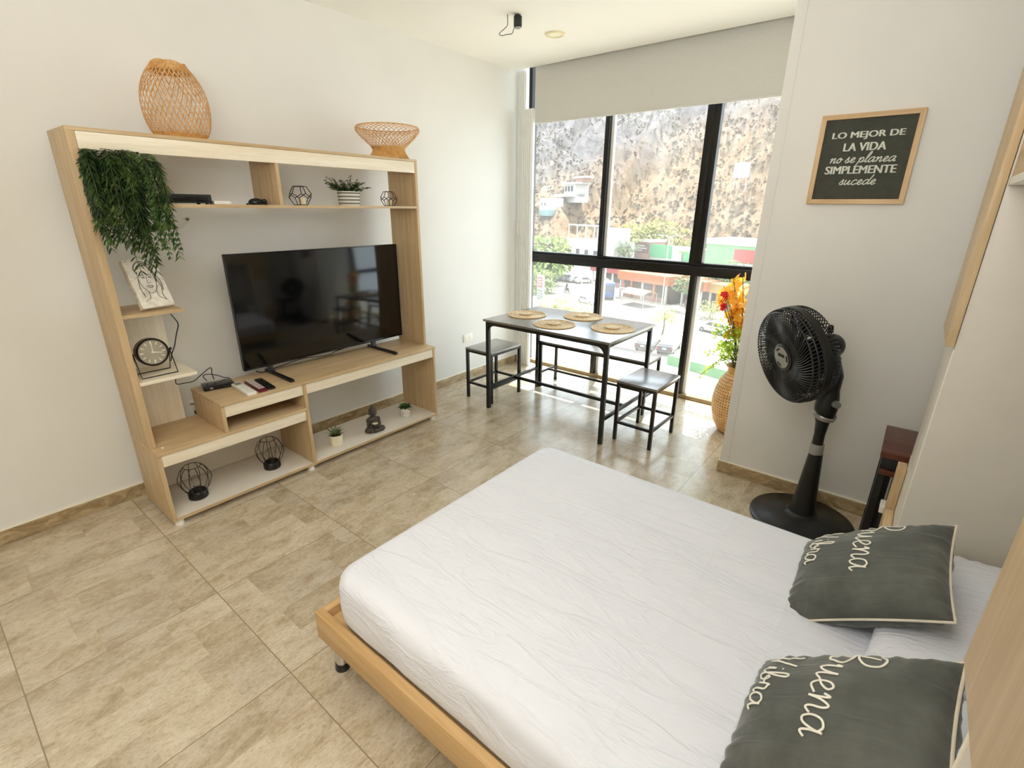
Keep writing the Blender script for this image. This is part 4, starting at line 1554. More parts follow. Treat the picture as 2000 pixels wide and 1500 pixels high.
# ---- handwriting
GL = {
    'a': (1.05, [[(.78, .80), (.55, 1.0), (.22, .85), (.08, .4), (.22, .03), (.48, .12), (.72, .6), (.80, .98)], [(.80, .98), (.74, .4), (.82, .03), (1.05, .22)]]),
    'b': (.85, [[(0, .25), (.30, 1.3), (.38, 1.95), (.22, 2.05), (.10, 1.5), (.06, .4), (.22, .02), (.52, .22), (.58, .65), (.42, .82), (.30, .62), (.50, .52), (.85, .62)]]),
    'c': (.80, [[(.66, .78), (.48, 1.0), (.18, .80), (.08, .38), (.28, 0), (.56, .08), (.80, .28)]]),
    'd': (1.05, [[(.72, .80), (.48, 1.0), (.18, .78), (.08, .36), (.24, .02), (.50, .15), (.74, .7), (.95, 2.0)], [(.95, 2.0), (.78, .8), (.78, .1), (1.05, .22)]]),
    'e': (.80, [[(0, .25), (.34, .45), (.58, .78), (.42, 1.0), (.18, .78), (.14, .32), (.38, 0), (.80, .25)]]),
    'i': (.45, [[(0, .25), (.16, .95), (.12, .3), (.24, .02), (.45, .25)], [(.20, 1.42), (.22, 1.50)]]),
    'l': (.50, [[(0, .25), (.34, 1.3), (.40, 1.95), (.26, 2.05), (.14, 1.5), (.12, .35), (.26, .02), (.50, .25)]]),
    'n': (1.0, [[(0, .70), (.14, .98), (.18, .5), (.14, .02)], [(.14, .02), (.30, .62), (.54, .98), (.68, .75), (.64, .2), (.76, .02), (1.0, .25)]]),
    'o': (.85, [[(.50, .95), (.22, .85), (.08, .4), (.26, .02), (.54, .18), (.62, .65), (.46, .98), (.42, .75), (.85, .70)]]),
    'p': (.90, [[(0, .60), (.16, .98), (.10, .1), (-.02, -.9)], [(.06, -.3), (.22, .70), (.48, .98), (.66, .60), (.50, .08), (.24, .10)], [(.50, .08), (.90, .25)]]),
    'r': (.70, [[(0, .25), (.14, 1.02), (.24, 1.0), (.50, .86), (.44, .3), (.52, .02), (.70, .22)]]),
    's': (.70, [[(0, .22), (.34, 1.08), (.36, .80), (.48, .38), (.38, .02), (.14, .08)], [(.38, .02), (.70, .22)]]),
    'u': (1.0, [[(0, .70), (.10, .95), (.08, .3), (.22, .02), (.46, .28), (.64, .95)], [(.64, .95), (.62, .25), (.76, .02), (1.0, .25)]]),
    'B': (1.35, [[(.10, 2.05), (.50, 2.45), (1.05, 2.35), (1.15, 1.85), (.75, 1.45), (.35, 1.28), (.85, 1.20), (1.12, .75), (.85, .15), (.40, -.08), (.02, .15)], [(.50, 2.20), (.42, 1.3), (.30, .35)]]),
    'V': (1.0, [[(-.12, 2.15), (.08, 1.95), (.22, 1.0), (.34, .05)], [(.34, .05), (.58, 1.1), (.92, 2.2)]]),
    ' ': (.45, []),
}


def write(text, slant=0.0):
    """strokes of a handwritten word, x along the word, x-height 1; returns strokes and width"""
    x, out = 0.0, []
    for ch in text:
        w, st_ = GL[ch]
        for s in st_:
            c = catmull([(x + a + slant * b_, b_, 0) for a, b_ in s], 6)
            out.append([(p.x, p.y) for p in c])
        x += w
    return out, x


def velvet(name, a, b_):
    t = NT(name)
    v = t.coords()
    n = t.noise(v, 9, 5, 0.6)
    t.col(t.ramp(n, [(0.3, a), (0.7, b_)]))
    t.set(0.8, 0, 0.2)
    t.b.inputs['Sheen Weight'].default_value = 0.35
    t.b.inputs['Sheen Roughness'].default_value = 0.4
    fold = t.noise(t.coords((5, 26, 12), (0, 0, R(12))), 1.0, 3, 0.5, 0.8)
    t.bump(t.math('ADD', t.math('MULTIPLY', fold, 1.0), t.math('MULTIPLY', t.noise(v, 500, 2), 0.03)), 0.55, 0.012)
    return t.m


M['velvet'] = velvet('grey_velvet', srgb(78, 80, 76), srgb(104, 106, 100))
M['piping'] = plain('cream_piping', srgb(226, 216, 196), 0.7)
M['embroidery'] = plain('cream_thread', srgb(240, 236, 222), 0.7)
CWx, CDy, CTt = 0.420, 0.368, 0.075


def make_cushion():
    o = thing('cushion', 'grey velvet cushion with cream script nearest the camera end of the bed', 'cushion', (0, 0, 0), 0, 'grey velvet cushions with script')
    soft_pad(CWx, CDy, CTt, 1.7, 48, 1.5).build('cover', M['velvet'], o, angle=75, local=True)
    n = 48
    ax = [-1 + 2 * i / n for i in range(n + 1)]
    loop = [(u, -1) for u in ax[:-1]] + [(1, v) for v in ax[:-1]] + [(u, 1) for u in ax[::-1][:-1]] + [(-1, v) for v in ax[::-1][:-1]]
    MB().tube([pillow_pts(u, v, CWx, CDy, CTt, 1, 1.7, 1.5) for u, v in loop], 0.0034, 8, closed=True).build('piping', M['piping'], o, local=True)
    # the words run with -y, their tops toward +x
    for word, hx, xb, y0 in (('Buena', 0.047, -0.005, 0.172), ('Vibra', 0.040, -0.150, 0.150)):
        st_, w = write(word, 0.12)
        m = MB()
        for si, s in enumerate(st_):
            pts, nor = [], []
            lift = 0.00025 * (si % 4)
            for a, b_ in s:
                x, y = xb + b_ * hx, y0 - a * hx * (0.98 if word == 'Buena' else 1.0)
                u, v = max(-.985, min(.985, x / (CWx / 2))), max(-.985, min(.985, y / (CDy / 2)))

                def S_(u, v):
                    return pillow_pts(u, v, CWx, CDy, CTt, 1, 1.7, 1.5)
                p = S_(u, v)
                q = (S_(u + .01, v) - p).cross(S_(u, v + .01) - p)
                q = q.normalized() if q.length > 0 else Vector((0, 0, 1))
                pts.append(p + q * (0.0008 + 0.000012 * len(pts) + lift))
                nor.append(q)
            if len(pts) > 1:
                m.ribbon(pts, 0.0044, lambda i: nor[i], 0.0014)
        m.build('lettering', M['embroidery'], o, local=True)
    return o


cu = make_cushion()
place(cu, (3.190, 1.440, 0.580), R(14), R(-41), R(-11))
cu2 = dup(cu, (0, 0, 0), 0, 'grey velvet cushion with cream script nearest the floor fan')
place(cu2, (3.200, 2.085, 0.540), R(13), R(-36), R(-7))

# ================================================================ THE BED CABINET
CXF = 3.257


def column(name, label, y0, y1, inner):
    """side column of the wall bed: grey carcass, cream front edge, oak door above"""
    o = thing(name, label, 'cabinet', (CXF + 0.3, (y0 + y1) / 2, 0))
    MB().box(CXF, XR - 0.002, y0, y1, 0.0, 2.40).build('carcass', M['grey_panel'], o, bevel=0.001)
    ye = y0 if inner < 0 else y1
    MB().box(CXF - 0.0015, CXF + 0.001, ye - (0.0 if inner < 0 else 0.008), ye + (0.008 if inner < 0 else 0.0), 0.0, 1.15).build('edge_band', M['cream'], o)
    return o


fc = column('bed_cabinet', 'grey side column of the wall bed beside the floor fan', 2.452, 2.800, -1)
MB().box(CXF - 0.022, CXF - 0.002, 2.446, 2.796, 1.160, 2.36).build('door', M['oak_z'], fc, bevel=0.0015)
MB().box(CXF - 0.0012, CXF + 0.0005, 2.462, 2.796, 0.0, 0.66).build('plinth_panel', plain('pale_panel', srgb(222, 216, 202), 0.5), fc)
nc = column('bed_cabinet', 'side column of the wall bed at the near right edge of the photo', 0.70, 1.061, 1)
MB().box(CXF - 0.022, CXF - 0.002, 0.70, 1.068, 1.140, 2.36).build('door', M['oak_z'], nc, bevel=0.0015)
oc = thing('overhead_cabinet', 'oak cabinet with a white lower edge above the head of the bed', 'cabinet', (3.5, 1.76, 1.61))
MB().box(CXF + 0.012, XR - 0.002, 1.062, 2.451, 1.625, 2.36).build('carcass', M['grey_panel'], oc, bevel=0.001)
MB().box(CXF + 0.004, CXF + 0.012, 1.064, 2.449, 1.625, 1.79).build('oak_fascia', M['oak_y'], oc, bevel=0.001)
MB().box(CXF + 0.002, CXF + 0.05, 1.063, 2.450, 1.606, 1.625).build('lower_edge', M['white_plastic'], oc, bevel=0.001)

# ================================================================ PICTURE ON THE PARTITION
pf = thing('wall_sign', 'square chalkboard style sign in a pale wooden frame on the partition wall', 'picture', (2.815, YP, 1.567))
X0, X1, Z0, Z1 = 2.622, 3.007, 1.567, 1.951
fw, fd = 0.021, 0.022
FY = YP - 0.001


def mitre(a, b_, ca, cb):
    return MB().prism([(a[0], FY, a[1]), (b_[0], FY, b_[1]), (cb[0], FY, cb[1]), (ca[0], FY, ca[1])], (0, -fd, 0))


O_ = [(X0, Z0), (X1, Z0), (X1, Z1), (X0, Z1)]
I_ = [(X0 + fw, Z0 + fw), (X1 - fw, Z0 + fw), (X1 - fw, Z1 - fw), (X0 + fw, Z1 - fw)]
fwood = {a: wood('frame_pine_' + a, srgb(196, 160, 116), srgb(224, 194, 150), a) for a in 'xz'}
for k in range(4):
    j = (k + 1) % 4
    mitre(O_[k], O_[j], I_[k], I_[j]).build('frame_rail', fwood['x' if k in (0, 2) else 'z'], pf, bevel=0.001)
MB().box(X0 + fw, X1 - fw, FY - 0.010, FY, Z0 + fw, Z1 - fw).build('board', plain('slate_green', srgb(66, 68, 58), 0.8, var=0.12, vscale=40), pf)
chalk = plain('chalk_white', srgb(214, 218, 206), 0.8, var=0.05, vscale=60)
SY = FY - 0.0104


def caps(text, xc, zb, h, width, name='lettering'):
    c = bpy.data.curves.new('txt', 'FONT')
    c.body = text
    c.size = 1.0
    c.resolution_u = 3
    o = bpy.data.objects.new('txt', c)
    COL.objects.link(o)
    dg = bpy.context.evaluated_depsgraph_get()
    me = bpy.data.meshes.new_from_object(o.evaluated_get(dg))
    bpy.data.objects.remove(o)
    xs = [v.co.x for v in me.vertices]
    ys = [v.co.y for v in me.vertices]
    sx, sy = width / (max(xs) - min(xs)), h / (max(ys) - min(ys))
    x0, y0 = min(xs), min(ys)
    m = MB()
    for i, dx in enumerate((-0.0018, -0.0006, 0.0006, 0.0018)):      # bold: the letter laid down four times side by side
        Mx = Matrix(((sx, 0, 0, xc - width / 2 - x0 * sx + dx), (0, 0, 1, SY - 0.00025 * i), (0, sy, 0, zb - y0 * sy), (0, 0, 0, 1)))
        m.add_mesh(me, Mx)
    r = bmesh.ops.extrude_face_region(m.bm, geom=m.bm.faces[:])
    bmesh.ops.translate(m.bm, vec=(0, -0.0008, 0), verts=[e for e in r['geom'] if isinstance(e, bmesh.types.BMVert)])
    m.build(name, chalk, pf, smooth=False)
    bpy.data.meshes.remove(me)


def script(text, x0, x1, zb, xh):
    st_, w = write(text, 0.28)
    k = (x1 - x0) / w
    m = MB()
    for si, s in enumerate(st_):
        pts = [Vector((x0 + a * k, SY - 0.00003 * n_ - 0.0003 * (si % 4), zb + b_ * xh)) for n_, (a, b_) in enumerate(s)]
        m.ribbon(pts, 0.0042, lambda i: Vector((0, -1, 0)), 0.0008)
    m.build('lettering', chalk, pf)


_w = lambda x, y: at(x, y, y=SY)
a, b_ = _w(1625, 275), _w(1766, 268)
caps('LO MEJOR DE', (a.x + b_.x) / 2, (a.z + b_.z) / 2, 0.034, b_.x - a.x)
a, b_ = _w(1647, 295), _w(1729, 293)
caps('LA VIDA', (a.x + b_.x) / 2, (a.z + b_.z) / 2, 0.034, b_.x - a.x)
a, b_ = _w(1619, 319), _w(1748, 315)
script('no se planea', a.x, b_.x, (a.z + b_.z) / 2, 0.021)
a, b_ = _w(1611, 340), _w(1748, 338)
caps('SIMPLEMENTE', (a.x + b_.x) / 2, (a.z + b_.z) / 2, 0.034, b_.x - a.x)
a, b_ = _w(1637, 361), _w(1708, 360)
script('sucede', a.x, b_.x, (a.z + b_.z) / 2, 0.021)

# ================================================================ THE PEDESTAL FAN
fan = thing('pedestal_fan', 'black pedestal fan with silver collars standing against the partition wall', 'fan', (2.925, 3.205, 0))
fx, fy = 2.925, 3.205
bp = M['black_plastic']
MB().lathe([(0, 0), (0.240, 0), (0.244, 0.006), (0.242, 0.014), (0.225, 0.022), (0.185, 0.028), (0.178, 0.034), (0.090, 0.044), (0.075, 0.052), (0.066, 0.060), (0, 0.060)], (fx, fy, 0), 64).build('base', bp, fan)
MB().lathe([(0.062, 0.056), (0.058, 0.075), (0.046, 0.20), (0.034, 0.36), (0.031, 0.395), (0, 0.395)], (fx, fy, 0), 32).build('lower_pole', bp, fan)
MB().lathe([(0, 0.392), (0.031, 0.392), (0.032, 0.400), (0.031, 0.440), (0.029, 0.446), (0, 0.446)], (fx - 0.002, fy, 0), 32).build('collar', M['silver'], fan)
MB().lathe([(0, 0.44), (0.025, 0.44), (0.024, 0.50), (0.030, 0.56), (0.046, 0.612), (0.050, 0.64), (0.046, 0.70), (0.040, 0.735), (0, 0.735)], (fx - 0.004, fy, 0), 32).build('neck', bp, fan)
axv = Vector((math.cos(R(224.06)) * math.cos(R(12.5)), math.sin(R(224.06)) * math.cos(R(12.5)), -math.sin(R(12.5))))
FS = axv.cross(Vector((0, 0, 1))).normalized()
FU = FS.cross(axv)
Mf = Matrix((FS, FU, axv)).transposed().to_4x4()
Mf.translation = Vector((2.92, 3.20, 0.959))
# slanting silver collar and the control knob
ccm = Matrix.Translation((fx - 0.004, fy, 0.600)) @ Matrix.Rotation(R(14), 4, 'Y') @ Matrix.Rotation(R(8), 4, 'X')
MB().lathe([(0.047, -0.012), (0.052, -0.008), (0.053, 0.008), (0.049, 0.014)], n=32, Mx=ccm, cap=False).build('collar', M['silver'], fan)
MB().cyl((fx + 0.03, fy - 0.03, 0.675), (fx + 0.045, fy - 0.05, 0.677), 0.018, 0.015, 20).build('knob', M['silver'], fan)
# motor housing, tilting bracket
MB().tube([(fx - 0.004, fy, 0.72), (fx - 0.002, fy - 0.0, 0.80), tuple(Mf @ Vector((0, -0.03, 0.06)))], [0.040, 0.040, 0.045], 20).build('bracket', bp, fan)
MB().lathe([(0, 0.0), (0.034, 0.002), (0.050, 0.018), (0.056, 0.05), (0.058, 0.10), (0.054, 0.15), (0, 0.15)], n=36, Mx=Mf).build('motor_housing', bp, fan)
MB().lathe([(0, 0.0), (0.012, 0.0), (0.012, 0.03), (0.006, 0.036), (0, 0.036)], n=16, Mx=Mf @ Matrix.Translation((0, 0.066, 0.05)) @ Matrix.Rotation(R(-90), 4, 'X')).build('swing_knob', bp, fan)
RB, RFf, ZR, ZFf = 0.219, 0.219, 0.154, 0.277
# rear and front grilles: rings and curved spokes
def ring(m, r, z, th, n=72):
    m.tube([Mf @ Vector((r * math.cos(2 * math.pi * i / n), r * math.sin(2 * math.pi * i / n), z)) for i in range(n)], th, 6, closed=True)


m = MB()
ring(m, 0.070, ZR - 0.012, 0.004)
for k in range(72):
    a = 2 * math.pi * k / 72
    pts = []
    for r, z, da in ((0.068, ZR - 0.012, 0), (0.13, ZR - 0.02, .03), (0.19, ZR - 0.012, .05), (0.214, ZR + 0.012, .06), (0.219, ZR + 0.05, .06)):
        pts.append(Mf @ Vector((r * math.cos(a + da), r * math.sin(a + da), z)))
    m.tube(catmull(pts, 3), 0.0026, 5)
ring(m, 0.150, ZR - 0.019, 0.0025)
m.build('rear_grille', bp, fan)
m = MB()
m.lathe([(0.216, ZR + 0.04), (0.223, ZR + 0.045), (0.224, ZR + 0.075), (0.216, ZR + 0.08)], n=72, Mx=Mf, cap=False)
m.build('guard_band', bp, fan)
m = MB()
for k in range(84):
    a = 2 * math.pi * k / 84
    pts = []
    for r, z, da in ((0.219, ZR + 0.075, 0), (0.218, ZFf - 0.02, .02), (0.205, ZFf - 0.002, .06), (0.14, ZFf + 0.004, .26), (0.075, ZFf - 0.004, .52), (0.055, ZFf - 0.006, .62)):
        pts.append(Mf @ Vector((r * math.cos(a + da), r * math.sin(a + da), z)))
    m.tube(catmull(pts, 3), 0.0030, 5)
ring(m, 0.207, ZFf - 0.003, 0.0035)
ring(m, 0.115, ZFf + 0.003, 0.0025)
ring(m, 0.219, ZFf - 0.022, 0.003)
m.build('front_grille', bp, fan)
MB().lathe([(0, ZFf - 0.012), (0.062, ZFf - 0.012), (0.064, ZFf + 0.002), (0.056, ZFf + 0.007), (0, ZFf + 0.008)], n=44, Mx=Mf).build('hub', bp, fan)
bg_ = MB().lathe([(0.0, ZFf + 0.0085), (0.050, ZFf + 0.0075), (0.051, ZFf + 0.0045), (0.0, ZFf + 0.0045)], n=44, Mx=Mf).build('badge', M['silver'], fan)
MB().box(-0.022, 0.022, 0.004, 0.018, ZFf + 0.008, ZFf + 0.0096, Mf).build('name_plate', M['black_gloss'], bg_)
m = MB()
for k in range(3):
    a0 = R(35 + 120 * k)
    pts = [Mf @ Vector((0.041 * math.cos(a0 + R(5 * i)), 0.041 * math.sin(a0 + R(5 * i)), ZFf + 0.0082)) for i in range(9)]
    m.ribbon(pts, 0.008, lambda i: axv, 0.0012)
m.build('badge_arcs', M['black_gloss'], bg_)
for k in range(5):
    a0 = 2 * math.pi * k / 5
    m = MB()
    P = [[None] * 8 for _ in range(6)]
    for i in range(6):
        for j in range(8):
            r = 0.045 + 0.145 * j / 7
            da = -0.35 + 0.95 * i / 5 + 0.35 * (j / 7)
            z = ZR + 0.055 + 0.035 * (i / 5 - 0.5) * (1 - 0.3 * j / 7)
            P[i][j] = m._v(Mf @ Vector((r * math.cos(a0 + da), r * math.sin(a0 + da), z)))
    for i in range(5):
        for j in range(7):
            m._f([P[i][j], P[i + 1][j], P[i + 1][j + 1], P[i][j + 1]])
    r_ = bmesh.ops.extrude_face_region(m.bm, geom=m.bm.faces[:])
    bmesh.ops.translate(m.bm, vec=axv * 0.003, verts=[e for e in r_['geom'] if isinstance(e, bmesh.types.BMVert)])
    m.build('blade', M['black_gloss'], fan)
MB().lathe([(0, ZR + 0.02), (0.05, ZR + 0.02), (0.048, ZR + 0.085), (0, ZR + 0.09)], n=32, Mx=Mf).build('blade_hub', bp, fan)

# ================================================================ FURNITURE BEHIND THE FAN
redw = wood('red_brown_wood', srgb(74, 38, 26), srgb(112, 64, 44), 'x', 0.35)
hs = thing('high_stool', 'red-brown wooden stool with slatted black legs in the corner behind the bed', 'stool', (3.33, 3.20, 0))
MB().box(3.168, 3.50, 2.925, 3.262, 0.572, 0.600).build('seat', redw, hs, bevel=0.004)
blk = M['black_plastic']
for x in (3.186, 3.214, 3.242):
    MB().box(x - 0.010, x + 0.010, 2.985, 3.015, 0.10, 0.545).build('slat', blk, hs, bevel=0.002)
for x in (3.19, 3.47):
    for y in (2.96, 3.22):
        MB().box(x - 0.014, x + 0.014, y - 0.014, y + 0.014, 0.0, 0.572).build('leg', blk, hs, bevel=0.002)
MB().box(3.178, 3.485, 2.945, 3.235, 0.515, 0.572).build('apron', blk, hs, bevel=0.002)
MB().box(3.174, 3.27, 2.93, 3.24, 0.01, 0.165).build('lower_panel', blk, hs, bevel=0.002)
MB().box(3.178, 3.27, 2.935, 2.975, 0.490, 0.512).build('red_rail', redw, hs, bevel=0.002)
wr_ = thing('wooden_rack', 'light wooden rack with a white shelf standing against the bed cabinet corner', 'rack', (3.25, 2.80, 0))
MB().box(3.226, 3.2545, 2.745, 2.815, 0.0, 0.617).build('post', M['oak_z'], wr_, bevel=0.002)
MB().box(3.262, 3.42, 2.803, 2.835, 0.30, 0.56).build('back_board', M['oak_x'], wr_, bevel=0.002)
MB().box(3.212, 3.40, 2.837, 2.905, 0.365, 0.395).build('shelf', M['white_plastic'], wr_, bevel=0.002)
MB().box(3.226, 3.2545, 2.60, 2.744, 0.0, 0.44).build('drawer_front', M['oak_y'], wr_, bevel=0.002)

# ================================================================ VASE WITH FLOWERS
VX, VY = 2.312, 4.120


def vase_material():
    t = NT('woven_rattan_vase')
    tc = t.n('ShaderNodeTexCoord')
    sp = t.n('ShaderNodeSeparateXYZ')
    t.l(tc.outputs['Object'], sp.inputs[0])
    an = t.math('ARCTAN2', sp.outputs[1], sp.outputs[0])
    a1 = t.math('SINE', t.math('ADD', t.math('MULTIPLY', an, 26), t.math('MULTIPLY', sp.outputs[2], 150)))
    a2 = t.math('SINE', t.math('SUBTRACT', t.math('MULTIPLY', an, 26), t.math('MULTIPLY', sp.outputs[2], 150)))
    w = t.math('MULTIPLY', a1, a2)
    n = t.noise(t.coords((25, 25, 25)), 1.0, 3)
    c = t.ramp(n, [(0.3, srgb(206, 156, 96)), (0.7, srgb(238, 192, 132))])
    hole = t.math('GREATER_THAN', w, 0.62)
    t.col(t.mix(hole, c, srgb(88, 52, 24)))
    t.set(0.55)
    t.bump(w, 0.5, 0.004)
    return t.m


vs = thing('floor_vase', 'round woven rattan floor vase behind the corner of the partition wall', 'vase', (VX, VY, 0))
MB().lathe([(0, 0), (0.085, 0), (0.105, 0.018), (0.140, 0.085), (0.160, 0.165), (0.166, 0.240), (0.158, 0.315), (0.135, 0.385), (0.108, 0.430), (0.095, 0.450), (0.088, 0.450), (0.100, 0.40), (0, 0.36)], (0, 0, 0), 56).build('woven_body', vase_material(), vs, local=True)
MB().lathe([(0.096, 0.443), (0.092, 0.455), (0.090, 0.475), (0.098, 0.492), (0.106, 0.497), (0.103, 0.503), (0.092, 0.500), (0.083, 0.485), (0.084, 0.447)], (0, 0, 0), 48, cap=False).build('rim', M['bamboo_dark'], vs, local=True)

fa = thing('flower_arrangement', 'tall yellow and red artificial flowers with lime leaves in the rattan vase', 'flowers', (VX, VY, 0.42))
random.seed(21)
gold = leaf_material('golden_petals', srgb(226, 158, 40), srgb(244, 196, 60), srgb(250, 216, 150), 18, through=0.5)
red = leaf_material('red_petals', srgb(196, 26, 36), srgb(226, 48, 52), srgb(240, 104, 96), 30, through=0.5)
stm, lime, gm, rm_ = MB(), MB(), MB(), MB()
base = Vector((VX, VY, 0.40))


def stem_to(p, r=0.0025):
    mid = base.lerp(p, 0.5) + Vector((0, 0, 0.05))
    stm.tube(catmull([base + Vector((random.uniform(-.04, .04), random.uniform(-.04, .04), 0)), mid, p], 6), r, 5)


def blossom(mb, p, r, n=5, d=None):
    d = (d or Vector((random.uniform(-1, .3), random.uniform(-1, .2), random.uniform(-.1, .7)))).normalized()
    a, b_ = d.orthogonal().normalized(), None
    b_ = d.cross(a)
    for k in range(n):
        an = 2 * math.pi * k / n + random.uniform(-.2, .2)
        mb.leaf(p, a * math.cos(an) + b_ * math.sin(an) + d * 0.35, d, r, r * 0.85, 0.25, 3)


for i in range(9):
    x = VX - 0.20 + 0.028 * i
    top = Vector((x + random.uniform(-.02, .02), VY + random.uniform(-.07, .07), random.uniform(0.86, 1.13)))
    stem_to(top, 0.003)
    for k in range(15):
        t = 0.40 + 0.60 * k / 14
        p = base.lerp(top, t) + Vector((random.uniform(-.035, .035), random.uniform(-.035, .035), 0))
        if p.z < 0.70:
            continue
        blossom(gm, p, random.uniform(0.028, 0.042))
for p in ((2.128, 4.08, 0.985), (2.140, 4.05, 0.955), (2.138, 4.07, 0.905), (2.115, 4.09, 0.945), (2.15, 4.06, 0.985)):
    p = Vector(p)
    stem_to(p, 0.002)
    blossom(rm_, p, 0.030, 6)
for i in range(44):
    a = random.uniform(0, 2 * math.pi)
    rr = random.uniform(0.02, 0.15)
    p = Vector((VX - 0.10 + rr * math.cos(a), VY + rr * math.sin(a) * 0.8, random.uniform(0.53, 0.78)))
    stem_to(p, 0.002)
    for k in range(12):
        lime.leaf(p + Vector((random.uniform(-.03, .03), random.uniform(-.03, .03), random.uniform(-.035, .035))),
                  (random.uniform(-1, 1), random.uniform(-1, 1), random.uniform(-.3, .8)), (0, 0, 1), random.uniform(0.025, 0.045), random.uniform(0.014, 0.022), 0.25, 3)
for i in range(7):
    p = Vector((VX - 0.16 - 0.018 * i, VY - 0.06 + random.uniform(-.03, .03), 0.52 - 0.022 * i + random.uniform(-.01, .01)))
    if i in (0, 6):
        stm.tube(catmull([base + Vector((0, 0, 0.06)), Vector((VX - 0.11, VY - 0.04, 0.54)), p], 6), 0.002, 5)
    for k in range(7):
        lime.leaf(p + Vector((random.uniform(-.02, .02), random.uniform(-.02, .02), random.uniform(-.02, .02))),
                  (random.uniform(-1, .4), random.uniform(-1, 1), random.uniform(-.6, .4)), (0, 0, 1), random.uniform(0.02, 0.034), 0.014, 0.25, 3)
stm.build('stems', M['stem'], fa)
lime.build('lime_leaves', M['leaf_lime'], fa, normals=False)
gm.build('golden_petals', gold, fa, normals=False)
rm_.build('red_petals', red, fa, normals=False)

# ================================================================ OUTSIDE, BELOW THE WINDOW
ZG = -14.0
_srgb = srgb
OUT_DIM = 0.44      # outdoor colours dimmed to balance the daylight view against the room


def srgb(r, g_, b_):
    c = _srgb(r, g_, b_)
    return (c[0] * OUT_DIM, c[1] * OUT_DIM, c[2] * OUT_DIM, 1)


g = lambda px, py, z=ZG: at(px, py, z=z)
conc = plain('pale_concrete', srgb(238, 230, 214), 0.9, var=0.08, vscale=0.3)
struct('ground', MB().box(-160, 60, 6, 175, ZG - 0.5, ZG), conc)
ROAD = plain('asphalt', srgb(146, 140, 132), 0.9, var=0.06, vscale=0.4)
RY = math.atan2(-6.9, 19.9)
rc = (g(1201, 583) + g(1410, 628) + g(1175, 597) + g(1400, 660)) / 4
Mroad = Matrix.Translation(rc) @ Matrix.Rotation(RY, 4, 'Z')
struct('road', MB().box(-90, 70, -4.2, 4.2, 0.01, 0.03, Mroad), ROAD)
struct('pavement', MB().box(-90, 70, 4.4, 7.2, 0.0, 0.16, Mroad).box(-90, 70, -6.6, -4.4, 0.0, 0.16, Mroad), plain('pavement_concrete', srgb(226, 216, 198), 0.9, vscale=0.5))
struct('road_markings', MB().box(-90, 70, -0.08, 0.08, 0.031, 0.036, Mroad).box(-90, 70, -3.9, -3.75, 0.031, 0.036, Mroad), plain('road_paint', srgb(206, 182, 96), 0.8))

vw = plain('car_white', srgb(234, 234, 234), 0.3, var=0.01)
vd = plain('car_dark', srgb(72, 74, 80), 0.3)
vg = plain('car_grey', srgb(150, 152, 156), 0.3)
vb = plain('bus_blue', srgb(66, 110, 178), 0.35)
vglass = plain('car_glass', srgb(62, 72, 82), 0.12)
tyre = plain('tyre_rubber', srgb(38, 38, 38), 0.8)
hubm = plain('wheel_hub', srgb(170, 170, 172), 0.35, 0.6)


def vehicle(name, label, cat, p, rz, L, W, body, win, paint, wheels, wr=0.34, group=None, extra=None):
    """side outline 'body' (x,z) pushed across the width; window bands 'win' on both sides and ends"""
    o = thing(name, label, cat, p, rz, group)
    MB().prism([(x, -W / 2, z) for x, z in body], (0, W, 0)).build('body', paint, o, bevel=0.06, local=True)
    for w_ in win:
        MB().prism([(x, -W / 2 - 0.012, z) for x, z in w_], (0, W + 0.024, 0)).build('side_window', vglass, o, local=True)
    for x in wheels:
        for s in (-1, 1):
            wl_ = MB().cyl((x, s * (W / 2 - 0.20), wr), (x, s * (W / 2 + 0.02), wr), wr, n=20).build('wheel', tyre, o, local=True)
            MB().cyl((x, s * (W / 2 + 0.015), wr), (x, s * (W / 2 + 0.035), wr), wr * 0.6, n=16).build('hub_cap', hubm, wl_, local=True)
    if extra:
        extra(o)
    return o


SUV = [(-2.25, .35), (2.25, .35), (2.3, .75), (2.15, .98), (1.15, 1.08), (.45, 1.62), (-1.75, 1.66), (-2.2, 1.15), (-2.3, .8)]
SUVW = [[(.98, 1.08), (.42, 1.52), (-.10, 1.54), (-.10, 1.08)], [(-.18, 1.08), (-.18, 1.54), (-.95, 1.55), (-.95, 1.08)], [(-1.03, 1.08), (-1.03, 1.55), (-1.62, 1.55), (-1.98, 1.12)]]
SED = [(-2.15, .35), (2.15, .35), (2.2, .68), (2.0, .85), (.95, .92), (.25, 1.38), (-1.0, 1.40), (-1.65, .98), (-2.15, .92)]
SEDW = [[(.80, .92), (.22, 1.30), (-.28, 1.32), (-.28, .92)], [(-.36, .92), (-.36, 1.32), (-.96, 1.32), (-1.4, .95)]]
PICK = [(-2.6, .5), (2.6, .5), (2.65, .95), (2.45, 1.12), (1.5, 1.18), (.9, 1.78), (-.25, 1.80), (-.40, 1.15), (-2.6, 1.12)]
PICKW = [[(1.3, 1.18), (.86, 1.68), (.35, 1.7), (.35, 1.18)], [(.27, 1.18), (.27, 1.7), (-.18, 1.7), (-.24, 1.18)]]
p = g(1396, 651)
vehicle('car', 'white estate car driving on the road below the right hand window pane', 'car', p + Vector((0, 0, .03)), RY + math.pi, 4.6, 1.8, SUV, SUVW, vw, (-1.4, 1.42))


